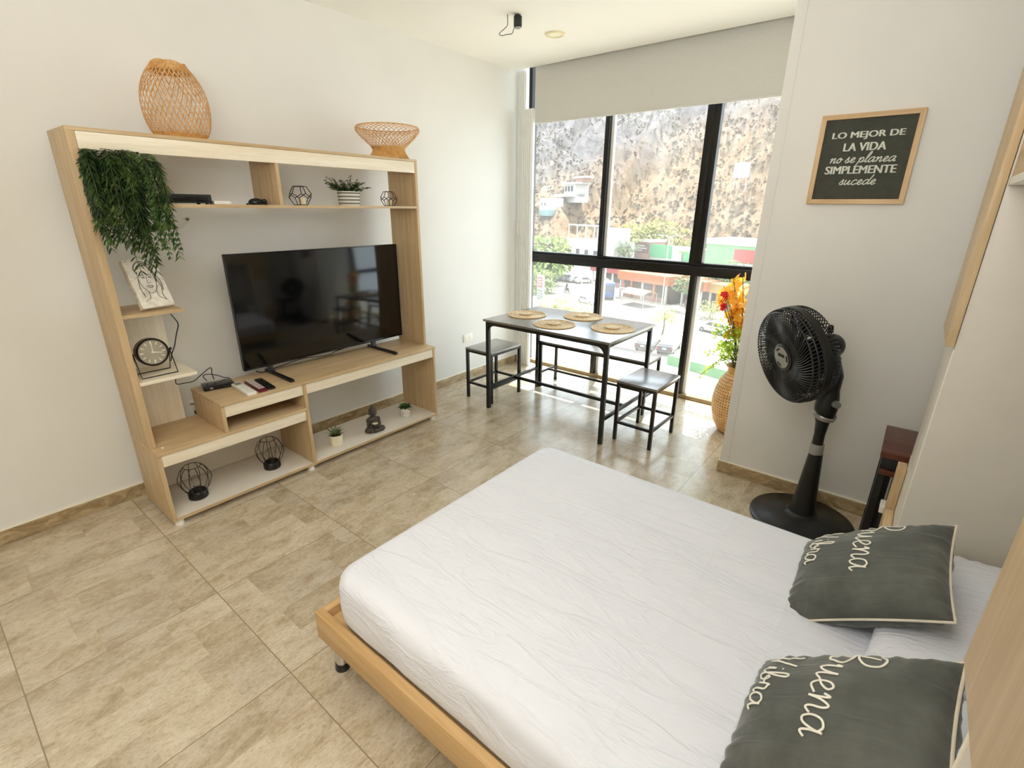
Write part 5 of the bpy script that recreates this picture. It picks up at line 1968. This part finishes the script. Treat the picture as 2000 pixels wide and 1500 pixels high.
def tailgate(o):
    MB().box(-2.66, -2.60, -0.86, 0.86, 0.55, 1.14).build('tailgate', vd, o, bevel=0.02, local=True)
    for s in (-1, 1):
        MB().box(-2.68, -2.62, s * 0.80 - 0.09, s * 0.80 + 0.09, 0.75, 1.08).build('tail_light', plain('tail_light', srgb(190, 60, 50), 0.3), o, bevel=0.02, local=True)
    MB().box(-2.675, -2.655, -0.22, 0.22, 0.78, 0.98).build('number_plate', vw, o, local=True)
    MB().box(-2.5, -0.5, -0.8, 0.8, 1.10, 1.135).build('truck_bed', vd, o, local=True)


H0 = R(100)
d0 = Vector((math.cos(H0), math.sin(H0), 0)) * 2.6
for (px, py, lab) in ((1296, 696, 'white pickup truck with dark tailgate in front of the low green wall'), (1253, 690, 'white pickup truck with dark tailgate seen past the right table leg')):
    vehicle('pickup_truck', lab, 'truck', g(px, py) + d0, H0, 5.2, 1.85, PICK, PICKW, vw, (-1.6, 1.65), 0.38, 'parked pickup trucks', tailgate)
vehicle('car', 'white saloon car on the road behind the left window mullion', 'car', g(1148, 594) + Vector((0, 0, .03)), RY, 4.3, 1.75, SED, SEDW, vw, (-1.3, 1.35))
for i, (px, py, m_, lab) in enumerate(((1100, 547, vw, 'white saloon car parked leftmost in the distant row'), (1113, 549, vg, 'grey saloon car parked between white cars in the distant row'),
                                       (1127, 551, vw, 'white saloon car parked second from the right in the distant row'), (1141, 553, vw, 'white saloon car parked rightmost in the distant row'))):
    vehicle('car', lab, 'car', g(px, py), R(60), 4.3, 1.75, SED, SEDW, m_, (-1.3, 1.35), 0.33, 'parked cars across the road')
vehicle('car', 'dark saloon car beside the red totem sign', 'car', g(1068, 556), R(70), 4.3, 1.75, SED, SEDW, vd, (-1.3, 1.35))
BUS = [(-3.4, .5), (3.4, .5), (3.45, 1.3), (3.2, 2.9), (-3.4, 2.95)]
BUSW = [[(3.1, 1.5), (2.9, 2.5), (2.0, 2.5), (2.0, 1.5)]] + [[(x, 1.5), (x, 2.5), (x - 1.0, 2.5), (x - 1.0, 1.5)] for x in (1.85, .7, -.45, -1.6)]


def bus_extra(o):
    MB().box(-3.3, 3.1, -0.95, 0.95, 2.93, 3.05).build('roof', vw, o, bevel=0.03, local=True)
    MB().prism([(3.44, -0.9, 1.45), (3.44, 0.9, 1.45), (3.24, 0.9, 2.6), (3.24, -0.9, 2.6)], (0.02, 0, 0.004)).build('windscreen', vglass, o, local=True)


vehicle('minibus', 'blue minibus with white roof driving behind the window mullion', 'bus', g(1180, 580), RY + R(-28), 6.9, 2.1, BUS, BUSW, vb, (-2.1, 2.2), 0.42, None, bus_extra)


def motorbike(label, p, rz):
    o = thing('motorcycle', label, 'motorcycle', p, rz, None)
    for x in (-0.62, 0.66):
        MB().tube([(x + 0.27 * math.cos(2 * math.pi * i / 20), 0, 0.30 + 0.27 * math.sin(2 * math.pi * i / 20)) for i in range(20)], 0.05, 8, closed=True).build('wheel', tyre, o, local=True)
    MB().tube([(-0.6, 0, 0.35), (-0.2, 0, 0.55), (0.3, 0, 0.7), (0.5, 0, 0.85)], [0.06, .16, .18, .07], 10).build('body', vd, o, local=True)
    MB().box(-0.75, 0.05, -0.13, 0.13, 0.72, 0.82).build('seat', tyre, o, bevel=0.04, local=True)
    MB().tube([(0.66, 0, 0.30), (0.48, 0, 0.98)], 0.035, 8).tube([(0.45, -0.34, 1.02), (0.5, 0, 0.98), (0.45, 0.34, 1.02)], 0.02, 6).build('fork', vg, o, local=True)
    return o


motorbike('dark motorcycle parked beside the white pickup truck', g(1325, 670), R(115))
mp = g(1107, 572)
motorbike('motorcycle ridden across the yard by a person in dark clothes', mp, R(-20))
pr_ = thing('person', 'person in dark clothes riding a motorcycle across the yard', 'person', mp + Vector((0, 0, 0.0)), R(-20))
m = MB()
for a, b_, r0, r1 in (((-.28, 0, .90), (-.12, 0, 1.42), .17, .20), ((-.12, -.20, 1.40), (.10, -.30, 1.15), .065, .05), ((.10, -.30, 1.15), (.42, -.30, 1.05), .05, .04),
                      ((-.12, .20, 1.40), (.10, .30, 1.15), .065, .05), ((.10, .30, 1.15), (.42, .30, 1.05), .05, .04),
                      ((-.25, -.12, .90), (.18, -.22, .82), .10, .075), ((.18, -.22, .82), (.02, -.24, .38), .07, .05), ((.02, -.24, .38), (.20, -.25, .33), .045, .04),
                      ((-.25, .12, .90), (.18, .22, .82), .10, .075), ((.18, .22, .82), (.02, .24, .38), .07, .05), ((.02, .24, .38), (.20, .25, .33), .045, .04), ((-.11, 0, 1.42), (-.07, 0, 1.56), .06, .06)):
    m.tube([a, b_], [r0, r1], 12)
    m.sphere(a, r0, 12, 8)
    m.sphere(b_, r1, 12, 8)
m.sphere((-.05, 0, 1.66), .115, 14, 10, (1, .85, 1.15))
po = m.build('body', plain('dark_clothes', srgb(70, 72, 82), 0.9), pr_, local=True)
q = po.modifiers.new('remesh', 'REMESH')
q.mode = 'VOXEL'
q.voxel_size = 0.03
MB().sphere((-.06, 0, 1.70), .135, 14, 10, (1.05, .95, 1.0)).build('helmet', tyre, pr_, local=True)

# ---- street furniture
polem = plain('white_pole', srgb(224, 222, 216), 0.5)


def street_lamp(label, p, h, arm, rz):
    o = thing('street_lamp', label, 'street lamp', p, rz)
    MB().cyl((0, 0, 0), (0, 0, h), 0.11, 0.07, 14).build('pole', polem, o, local=True)
    MB().lathe([(0.2, 0), (0.2, 0.25), (0.12, 0.3), (0, 0.3)], n=16).build('base', polem, o, local=True)
    for s in arm:
        MB().tube([(0, 0, h - 0.3), (s * 0.7, 0, h), (s * 1.3, 0, h + 0.05)], 0.045, 8).build('arm', polem, o, local=True)
        MB().box(s * 1.3 - 0.38, s * 1.3 + 0.38, -0.16, 0.16, h - 0.02, h + 0.10).build('lamp_head', plain('lamp_head', srgb(214, 214, 210), 0.4), o, bevel=0.04, local=True)
    return o


lp = g(1291, 608)
street_lamp('tall white double headed street lamp between the two window mullions', lp, 11.6, (-1, 1), R(10))
street_lamp('short white pole lamp standing beside the blue minibus', g(1197, 622), 4.6, (1,), R(0))
street_lamp('white single armed lamp in front of the white building', g(1136, 556), 9.2, (1,), R(20))

ts = thing('totem_sign', 'tall red and white totem sign by the left window jamb', 'sign', g(1055, 606), R(-22))
MB().box(-0.85, 0.85, -0.16, 0.16, 0, 5.5).build('panel', vw, ts, bevel=0.03, local=True)
MB().box(-0.72, 0.72, -0.18, 0.18, 3.6, 5.3).build('red_panel', plain('sign_red', srgb(206, 62, 66), 0.5), ts, local=True)
MB().box(-0.72, 0.72, -0.18, 0.18, 1.7, 3.3).build('green_panel', plain('sign_grey_green', srgb(100, 126, 112), 0.5), ts, local=True)
MB().box(-0.72, 0.72, -0.18, 0.18, 0.4, 1.2).build('pink_panel', plain('sign_pink', srgb(226, 130, 138), 0.5), ts, local=True)
for z, w in ((4.9, .45), (4.5, .55), (4.1, .4), (2.9, .5), (2.5, .5), (2.1, .4), (0.95, .55), (0.65, .55)):
    MB().box(-w, w, -0.195, -0.175, z - 0.07, z + 0.07).build('white_stripe', vw, ts, local=True)

gw = thing('low_wall', 'low green wall at the edge of the car park below', 'wall', g(1307, 710))
a_, b_ = g(1307, 710), g(1440, 748)
MB().bar(a_ + Vector((0, 0, .5)), b_ + Vector((0, 0, .5)), 0.9, 1.0).build('wall_body', plain('green_render', srgb(112, 168, 112), 0.85), gw)

cp = thing('market_canopy', 'yellow orange canopy on posts beyond the road', 'canopy', g(1246, 596), R(-16))
cz = plain('canopy_orange', srgb(238, 190, 116), 0.7)
MB().prism([(-2.2, -1.8, 2.0), (2.2, -1.8, 2.0), (2.6, 0, 2.7), (-2.6, 0, 2.7)], (0, 0, 0.06)).prism([(-2.6, 1.8, 2.0), (2.6, 1.8, 2.0), (2.6, 0, 2.7), (-2.6, 0, 2.7)], (0, 0, 0.06)).build('fabric', cz, cp, local=True)
for x in (-2.4, 2.4):
    for y in (-1.6, 1.6):
        MB().cyl((x, y, 0), (x, y, 2.05), 0.05, n=10).build('post', polem, cp, local=True)


# ---- buildings across the road
def block(o, name, x0, x1, y0, y1, z0, z1, mat, parent=None):
    return MB().box(x0, x1, y0, y1, z0, z1).build(name, mat, parent or o, local=True)


orange = plain('orange_render', srgb(226, 138, 92), 0.8)
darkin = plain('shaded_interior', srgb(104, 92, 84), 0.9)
green_b = plain('green_hoarding', srgb(78, 190, 128), 0.7)
pale_g = plain('pale_green_wall', srgb(150, 206, 150), 0.8)
red_b = plain('red_band', srgb(214, 84, 76), 0.7)
white_b = plain('white_render', srgb(236, 234, 228), 0.8)
brick = plain('brown_pink_wall', srgb(196, 150, 132), 0.85)


def shopfront(label, px, py, rz, W, D, Hh, mat, n, group=None):
    o = thing('restaurant', label, 'building', g(px, py), rz, group)
    block(o, 'wall', -W / 2, W / 2, 1.5, D, 0, Hh - 1.4, darkin)
    block(o, 'parapet', -W / 2 - 0.3, W / 2 + 0.3, -0.3, D, Hh - 1.5, Hh, mat)
    for k in range(n):
        x = -W / 2 + 0.3 + (W - 0.6) * k / (n - 1)
        block(o, 'column', x - 0.15, x + 0.15, -0.1, 0.2, 0, Hh - 1.5, mat if k % 2 else white_b)
    block(o, 'counter', -W / 2 + 0.5, W / 2 - 0.5, 0.6, 1.0, 0, 1.0, brick)
    return o


shopfront('orange fronted open restaurant behind the yellow canopy', 1252, 588, R(-14), 10.5, 6, 4.8, orange, 5)
shopfront('orange fronted open restaurant partly behind the right mullion', 1347, 600, R(-18), 4.2, 5, 4.4, orange, 3)
shopfront('yellow beamed open restaurant right of the right mullion', 1404, 607, R(-18), 4.6, 5, 4.2, plain('ochre_render', srgb(226, 186, 110), 0.8), 4)
shopfront('red fronted shop behind the blue minibus', 1185, 560, R(-14), 9, 6, 4.4, plain('shop_red', srgb(196, 92, 92), 0.8), 4)

wb_ = thing('white_building', 'long white two storey building with a roof frame below the hill', 'building', g(1148, 521), R(-22))
block(wb_, 'wall', -10.5, 10.5, 0, 7, 0, 7.0, white_b)
block(wb_, 'upper_wall', 2, 9, 1, 6.5, 7.0, 10.4, white_b)
for x in (-10.2, -6.2, -2.2, 1.6):
    block(wb_, 'roof_post', x - .12, x + .12, 0.2, .45, 7.0, 10.9, polem)
block(wb_, 'roof_beam', -10.5, 4, 0.1, .5, 10.7, 11.1, polem)
block(wb_, 'parapet', -10.7, 10.7, -.2, 0, 6.6, 7.3, white_b)
for x in (-9, -5, -1, 3, 7):
    f_ = block(wb_, 'window', x - .9, x + .9, -.06, 0, 2.5, 4.6, polem)
    block(wb_, 'pane', x - .8, x + .8, -.09, -.05, 2.6, 4.5, vglass, f_)
sp_ = thing('shop', 'pinkish brown shop with a dark sign beside the green hoarding', 'building', g(1247, 524), R(-18))
block(sp_, 'wall', -3.2, 3.2, 0, 6, 0, 7.0, brick)
block(sp_, 'sign_board', -3.0, 3.0, -.2, 0, 4.2, 6.6, plain('sign_maroon', srgb(120, 84, 88), 0.7))
block(sp_, 'cornice', -3.5, 3.5, -.3, 6.2, 7.0, 7.6, white_b)
for z, a0, a1 in ((6.0, -2.4, 1.6), (5.4, -1.6, 2.4), (4.8, -2.2, 0.8)):
    block(sp_, 'sign_stripe', a0, a1, -.26, -.19, z - .16, z + .16, white_b)
gb = thing('green_hoarding_building', 'building with a bright green hoarding behind the tall street lamp', 'building', g(1308, 532), R(-18))
block(gb, 'wall', -7.5, 7.5, 0.2, 8, 0, 6.0, white_b)
block(gb, 'hoarding', -7.2, -0.2, -.1, .2, 3.4, 6.6, green_b)
block(gb, 'hoarding', 3.3, 7.4, -.1, .2, 2.6, 5.6, green_b)
block(gb, 'white_band', -7.4, 7.4, -.15, .2, 1.4, 2.4, white_b)
gr_ = thing('green_wall_building', 'pale green and red warehouse wall right of the right mullion', 'building', g(1425, 548), R(-16))
block(gr_, 'wall', -7.2, 8.5, 0, 10, 0, 7.8, pale_g)
block(gr_, 'red_panel', 0.2, 6.4, -.2, 0, 4.2, 7.0, red_b)
block(gr_, 'white_roof', -7.6, 9, -.4, 10.4, 7.8, 9.0, white_b)
block(gr_, 'white_wall', 1.0, 6.4, -.25, 0, 1.2, 4.0, white_b)

# ---- trees
lf_o = leaf_material('street_leaves', srgb(112, 140, 66), srgb(158, 184, 92), srgb(200, 214, 132), 1.2, 0.7)
lf_y = leaf_material('yellow_green_leaves', srgb(166, 170, 70), srgb(204, 206, 104), srgb(232, 230, 150), 1.2, 0.7)
lf_p = leaf_material('palm_leaves', srgb(92, 122, 78), srgb(134, 160, 106), srgb(178, 194, 140), 1.2, 0.7)
bark = plain('tree_bark', srgb(136, 116, 92), 0.9)


def tree(label, p, h, r, mat, seed, n=420, flat=0.75, group='street trees', name='tree'):
    rn = random.Random(seed)
    o = thing(name, label, 'tree', p, 0, group)
    MB().tube([(0, 0, 0), (0.05 * h, 0, h * 0.45), (0.02 * h, 0.02 * h, h * 0.8)], [0.035 * h, 0.025 * h, 0.012 * h], 8).build('trunk', bark, o, local=True)
    m = MB()
    bl_ = [(Vector((rn.uniform(-.6, .6) * r, rn.uniform(-.6, .6) * r, h - r * flat + rn.uniform(-.35, .45) * r * flat)), r * rn.uniform(.4, .62)) for _ in range(9)]
    for i in range(int(n * 2.2)):
        c, br = bl_[i % 9]
        d = Vector((rn.gauss(0, 1), rn.gauss(0, 1), rn.gauss(0, 1))).normalized()
        q_ = c + Vector((d.x * br, d.y * br, d.z * br * flat)) * rn.uniform(.75, 1.0)
        m.leaf(q_, d + Vector((rn.uniform(-.6, .6), rn.uniform(-.6, .6), rn.uniform(-.7, .4))), (0, 0, 1), r * rn.uniform(.10, .17), r * rn.uniform(.07, .11), 0.3, 2)
    m.build('crown', mat, o, normals=False, local=True)
    return o


def palm(label, p, h, seed):
    rn = random.Random(seed)
    o = thing('palm_tree', label, 'tree', p, 0, 'street palms')
    MB().tube([(0, 0, 0), (0.1, 0, h * .5), (0.0, 0.1, h)], [0.2, 0.15, 0.12], 10).build('trunk', bark, o, local=True)
    m = MB()
    for k in range(16):
        a = 2 * math.pi * k / 16 + rn.uniform(-.15, .15)
        up = rn.uniform(-.1, 1.0)
        L_ = rn.uniform(1.8, 2.4)
        for i in range(1, 11):
            t = i / 10
            c = Vector((math.cos(a) * L_ * t, math.sin(a) * L_ * t, h + up * L_ * t * .6 - 1.3 * t * t * L_ * .55))
            for s in (-1, 1):
                m.leaf(c, (math.cos(a) * .5 - s * math.sin(a), math.sin(a) * .5 + s * math.cos(a), -.35), (0, 0, 1), .55 * (1.1 - t * .5), .09, .3, 2)
    m.build('fronds', lf_p, o, normals=False, local=True)
    return o


tree('large bright green tree at the lower left of the upper left pane', g(1078, 545), 9.5, 9.0, lf_o, 1, 900, 0.55)
tree('dark green tree at the left edge of the lower left pane', g(1055, 575), 5.6, 4.0, lf_o, 9, 420, 0.8)
tree('small yellow green tree beside the right rear table corner', g(1290, 668), 4.6, 1.7, lf_y, 2, 160)
tree('low yellow green tree above the left placemat', g(1085, 620), 3.0, 2.8, lf_y, 3, 260, .5)
tree('low yellow green tree left of the blue minibus', g(1128, 632), 3.2, 2.3, lf_y, 4, 220, .5)
tree('yellow green bush on the verge above the white estate car', g(1385, 622), 2.6, 2.0, lf_y, 5, 220, .6)
tree('dark green tree behind the yellow flowers', g(1432, 600), 7.5, 3.4, lf_p, 6, 420)
tree('green tree in front of the orange restaurant', g(1340, 606), 6.4, 2.6, lf_p, 7, 340)
tree('grey green tree right of the right mullion', g(1402, 596), 7.2, 3.0, lf_p, 8, 380)
tree('yellow green trees at the foot of the hill', g(1290, 520), 13.5, 7.5, lf_y, 12, 520, .6)
tree('pale yellow tree at the foot of the hill behind the shop', g(1235, 522), 12.0, 6.0, lf_y, 13, 420, .6)
tree('small round green tree beside the white building', g(1222, 530), 8.0, 3.4, lf_p, 14, 300)
palm('palm tree in front of the green hoarding', g(1325, 560), 7.2, 1)
palm('palm tree in front of the pale green warehouse', g(1415, 572), 6.2, 2)

# ---- the hill


def hill_material():
    t = NT('dry_hillside')
    v = t.coords((1, 1, 1))
    n1 = t.noise(t.coords((1.0, 0.34, 0.34), (0, 0, R(34))), 0.055, 9, 0.7, 0.5)
    n2 = t.noise(v, 0.30, 9, 0.8, 0.8)
    c = t.ramp(n1, [(0.30, srgb(170, 112, 70)), (0.45, srgb(202, 156, 112)), (0.58, srgb(180, 144, 112)), (0.72, srgb(152, 136, 114))])
    r = t.ramp(n2, [(0.34, srgb(78, 62, 50)), (0.44, srgb(190, 158, 124)), (0.56, srgb(236, 214, 184)), (0.70, srgb(160, 112, 76))])
    c = t.mix(0.62, c, r)
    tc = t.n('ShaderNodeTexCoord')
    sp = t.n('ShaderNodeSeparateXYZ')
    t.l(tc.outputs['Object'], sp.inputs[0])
    # distance haze painted as grey into the higher, farther slopes
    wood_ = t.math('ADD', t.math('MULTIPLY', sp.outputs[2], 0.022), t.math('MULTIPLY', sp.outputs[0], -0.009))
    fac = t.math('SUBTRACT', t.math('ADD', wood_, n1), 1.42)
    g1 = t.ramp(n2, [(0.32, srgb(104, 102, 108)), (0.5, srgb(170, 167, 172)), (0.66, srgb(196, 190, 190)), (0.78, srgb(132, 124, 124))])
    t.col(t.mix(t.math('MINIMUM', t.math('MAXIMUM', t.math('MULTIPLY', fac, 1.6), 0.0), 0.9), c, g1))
    t.set(0.95, 0, 0.1)
    t.bump(n2, 0.9, 2.0)
    return t.m


def hill_z(az, d):
    """height over the ground at compass angle az (deg) and distance d"""
    s = d - 152 - 8 * math.sin(az * 0.21)
    if s < 0:
        return ZG - 1
    slope = 0.50 + 0.012 * (az + 36)
    ridge = 98 + 7 * max(0, az + 36.5)
    x = min(s, ridge)
    z = ZG + x * slope
    if s > ridge:
        z -= (s - ridge) * 0.25
    P = Vector((d * math.sin(R(az)), d * math.cos(R(az)), 0))
    k = min(1, s / 30)
    q_ = az * 2.9 - s * 0.40          # spurs of rock running up the slope to the right
    z += k * (9.0 * (0.5 - abs(mnoise.noise(Vector((q_ * 0.075, s * 0.006, 5.0))))) + 3.5 * (0.5 - abs(mnoise.noise(Vector((q_ * 0.21, s * 0.015, 9.0))))))
    z += k * (9 * mnoise.noise(P * 0.022) + 4.5 * mnoise.noise(P * 0.06 + Vector((3, 1, 0))) + 2.8 * mnoise.noise(P * 0.16) + 2.0 * mnoise.noise(P * 0.33) + 1.1 * mnoise.noise(P * 0.7))
    return z


m = MB()
NA, ND = 260, 170


def hp(i, j):
    az = -52 + 66 * i / (NA - 1)
    d = 144 + 190 * (j / (ND - 1)) ** 1.1
    return Vector((CAM.x + d * math.sin(R(az)), CAM.y + d * math.cos(R(az)), hill_z(az, d)))


m.grid(hp, NA, ND)
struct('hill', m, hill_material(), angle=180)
rn = random.Random(77)
m = MB()
for i in range(9000):
    az = rn.uniform(-42, -8)
    d = 152 + 150 * rn.random()
    z = hill_z(az, d)
    if z < ZG + 1:
        continue
    c = Vector((CAM.x + d * math.sin(R(az)), CAM.y + d * math.cos(R(az)), z))
    if mnoise.noise(c * 0.03) < -0.15 and rn.random() < 0.8:
        continue
    r = rn.uniform(0.35, 0.95)
    for k in range(5):
        dd = Vector((rn.uniform(-1, 1), rn.uniform(-1, 1), rn.uniform(0.3, 1.2)))
        m.leaf(c, dd, (0, 0, 1), r * rn.uniform(.8, 1.3), r * 0.8, 0.2, 2)
sc_ = m.build('hillside_scrub', leaf_material('dry_scrub', srgb(104, 88, 72), srgb(144, 126, 102), srgb(164, 154, 108), 0.08, 0.9), normals=False)
tag(sc_, 'dry grey brown scrub bushes growing all over the hillside', 'scrub', None, 'stuff')


def on_hill(px, py):
    d = CR * ((px - 1000) / F_PX) - CU * ((py - 750) / F_PX) + CF
    t = 100.0
    while t < 420:
        q = CAM + d * t
        h = Vector((q.x - CAM.x, q.y - CAM.y)).length
        az = math.degrees(math.atan2(q.x - CAM.x, q.y - CAM.y))
        if q.z <= hill_z(az, h) and h > 146:
            return CAM + d * (t - 6.0)
        t += 0.5
    return CAM + d * 260


hA = thing('hillside_house', 'white flat roofed house with a terrace on the hillside', 'house', on_hill(1114, 377), R(-24))
block(hA, 'wall', -5, 4, 0, 7, -4, 3.6, white_b)
block(hA, 'roof', -5.6, 6, -1.2, 6.4, 3.6, 4.4, white_b)
block(hA, 'upper_roof', 0, 8, 1, 6.4, 6.0, 6.7, white_b)
block(hA, 'upper_wall', 1, 7, 1.6, 6, 4.4, 6.0, brick)
hA.scale = (0.72, 0.72, 0.72)
block(hA, 'terrace', -9, 4, -3, 5, -1.6, -0.4, white_b)
for x in (-3.6, -1.2, 1.2):
    f_ = block(hA, 'window', x - .9, x + .9, -.08, 0, .6, 3.0, polem)
    block(hA, 'pane', x - .8, x + .8, -.12, -.06, .7, 2.9, vglass, f_)
hB = thing('hillside_house', 'white house with a blue green base at the left edge of the hillside', 'house', on_hill(1062, 408), R(-28))
block(hB, 'wall', -5, 5, 0, 9, -3, 5.4, white_b)
hB.scale = (0.6, 0.6, 0.6)
block(hB, 'base_wall', -5.3, 5.3, -.4, 7, -3.5, -0.5, plain('blue_green_render', srgb(150, 190, 190), 0.8))
for x in (-2.2, 1.6):
    f_ = block(hB, 'window', x - .7, x + .7, -.08, 0, 1.6, 3.2, polem)
    block(hB, 'pane', x - .6, x + .6, -.12, -.06, 1.7, 3.1, vglass, f_)
hC = thing('hillside_sign', 'blank white square panel standing on the hillside beyond the right pane', 'panel', on_hill(1446, 350), R(-14))
MB().box(-2.4, 2.4, -.2, .2, 0.4, 4.6).build('panel', white_b, hC, local=True)
for x in (-1.8, 1.8):
    MB().tube([(x, 0.3, 4.0), (x, 4.0, -3.0)], 0.12, 8).cyl((x, 0.1, -3), (x, 0.1, 0.6), 0.12, n=8).build('post', polem, hC, local=True)
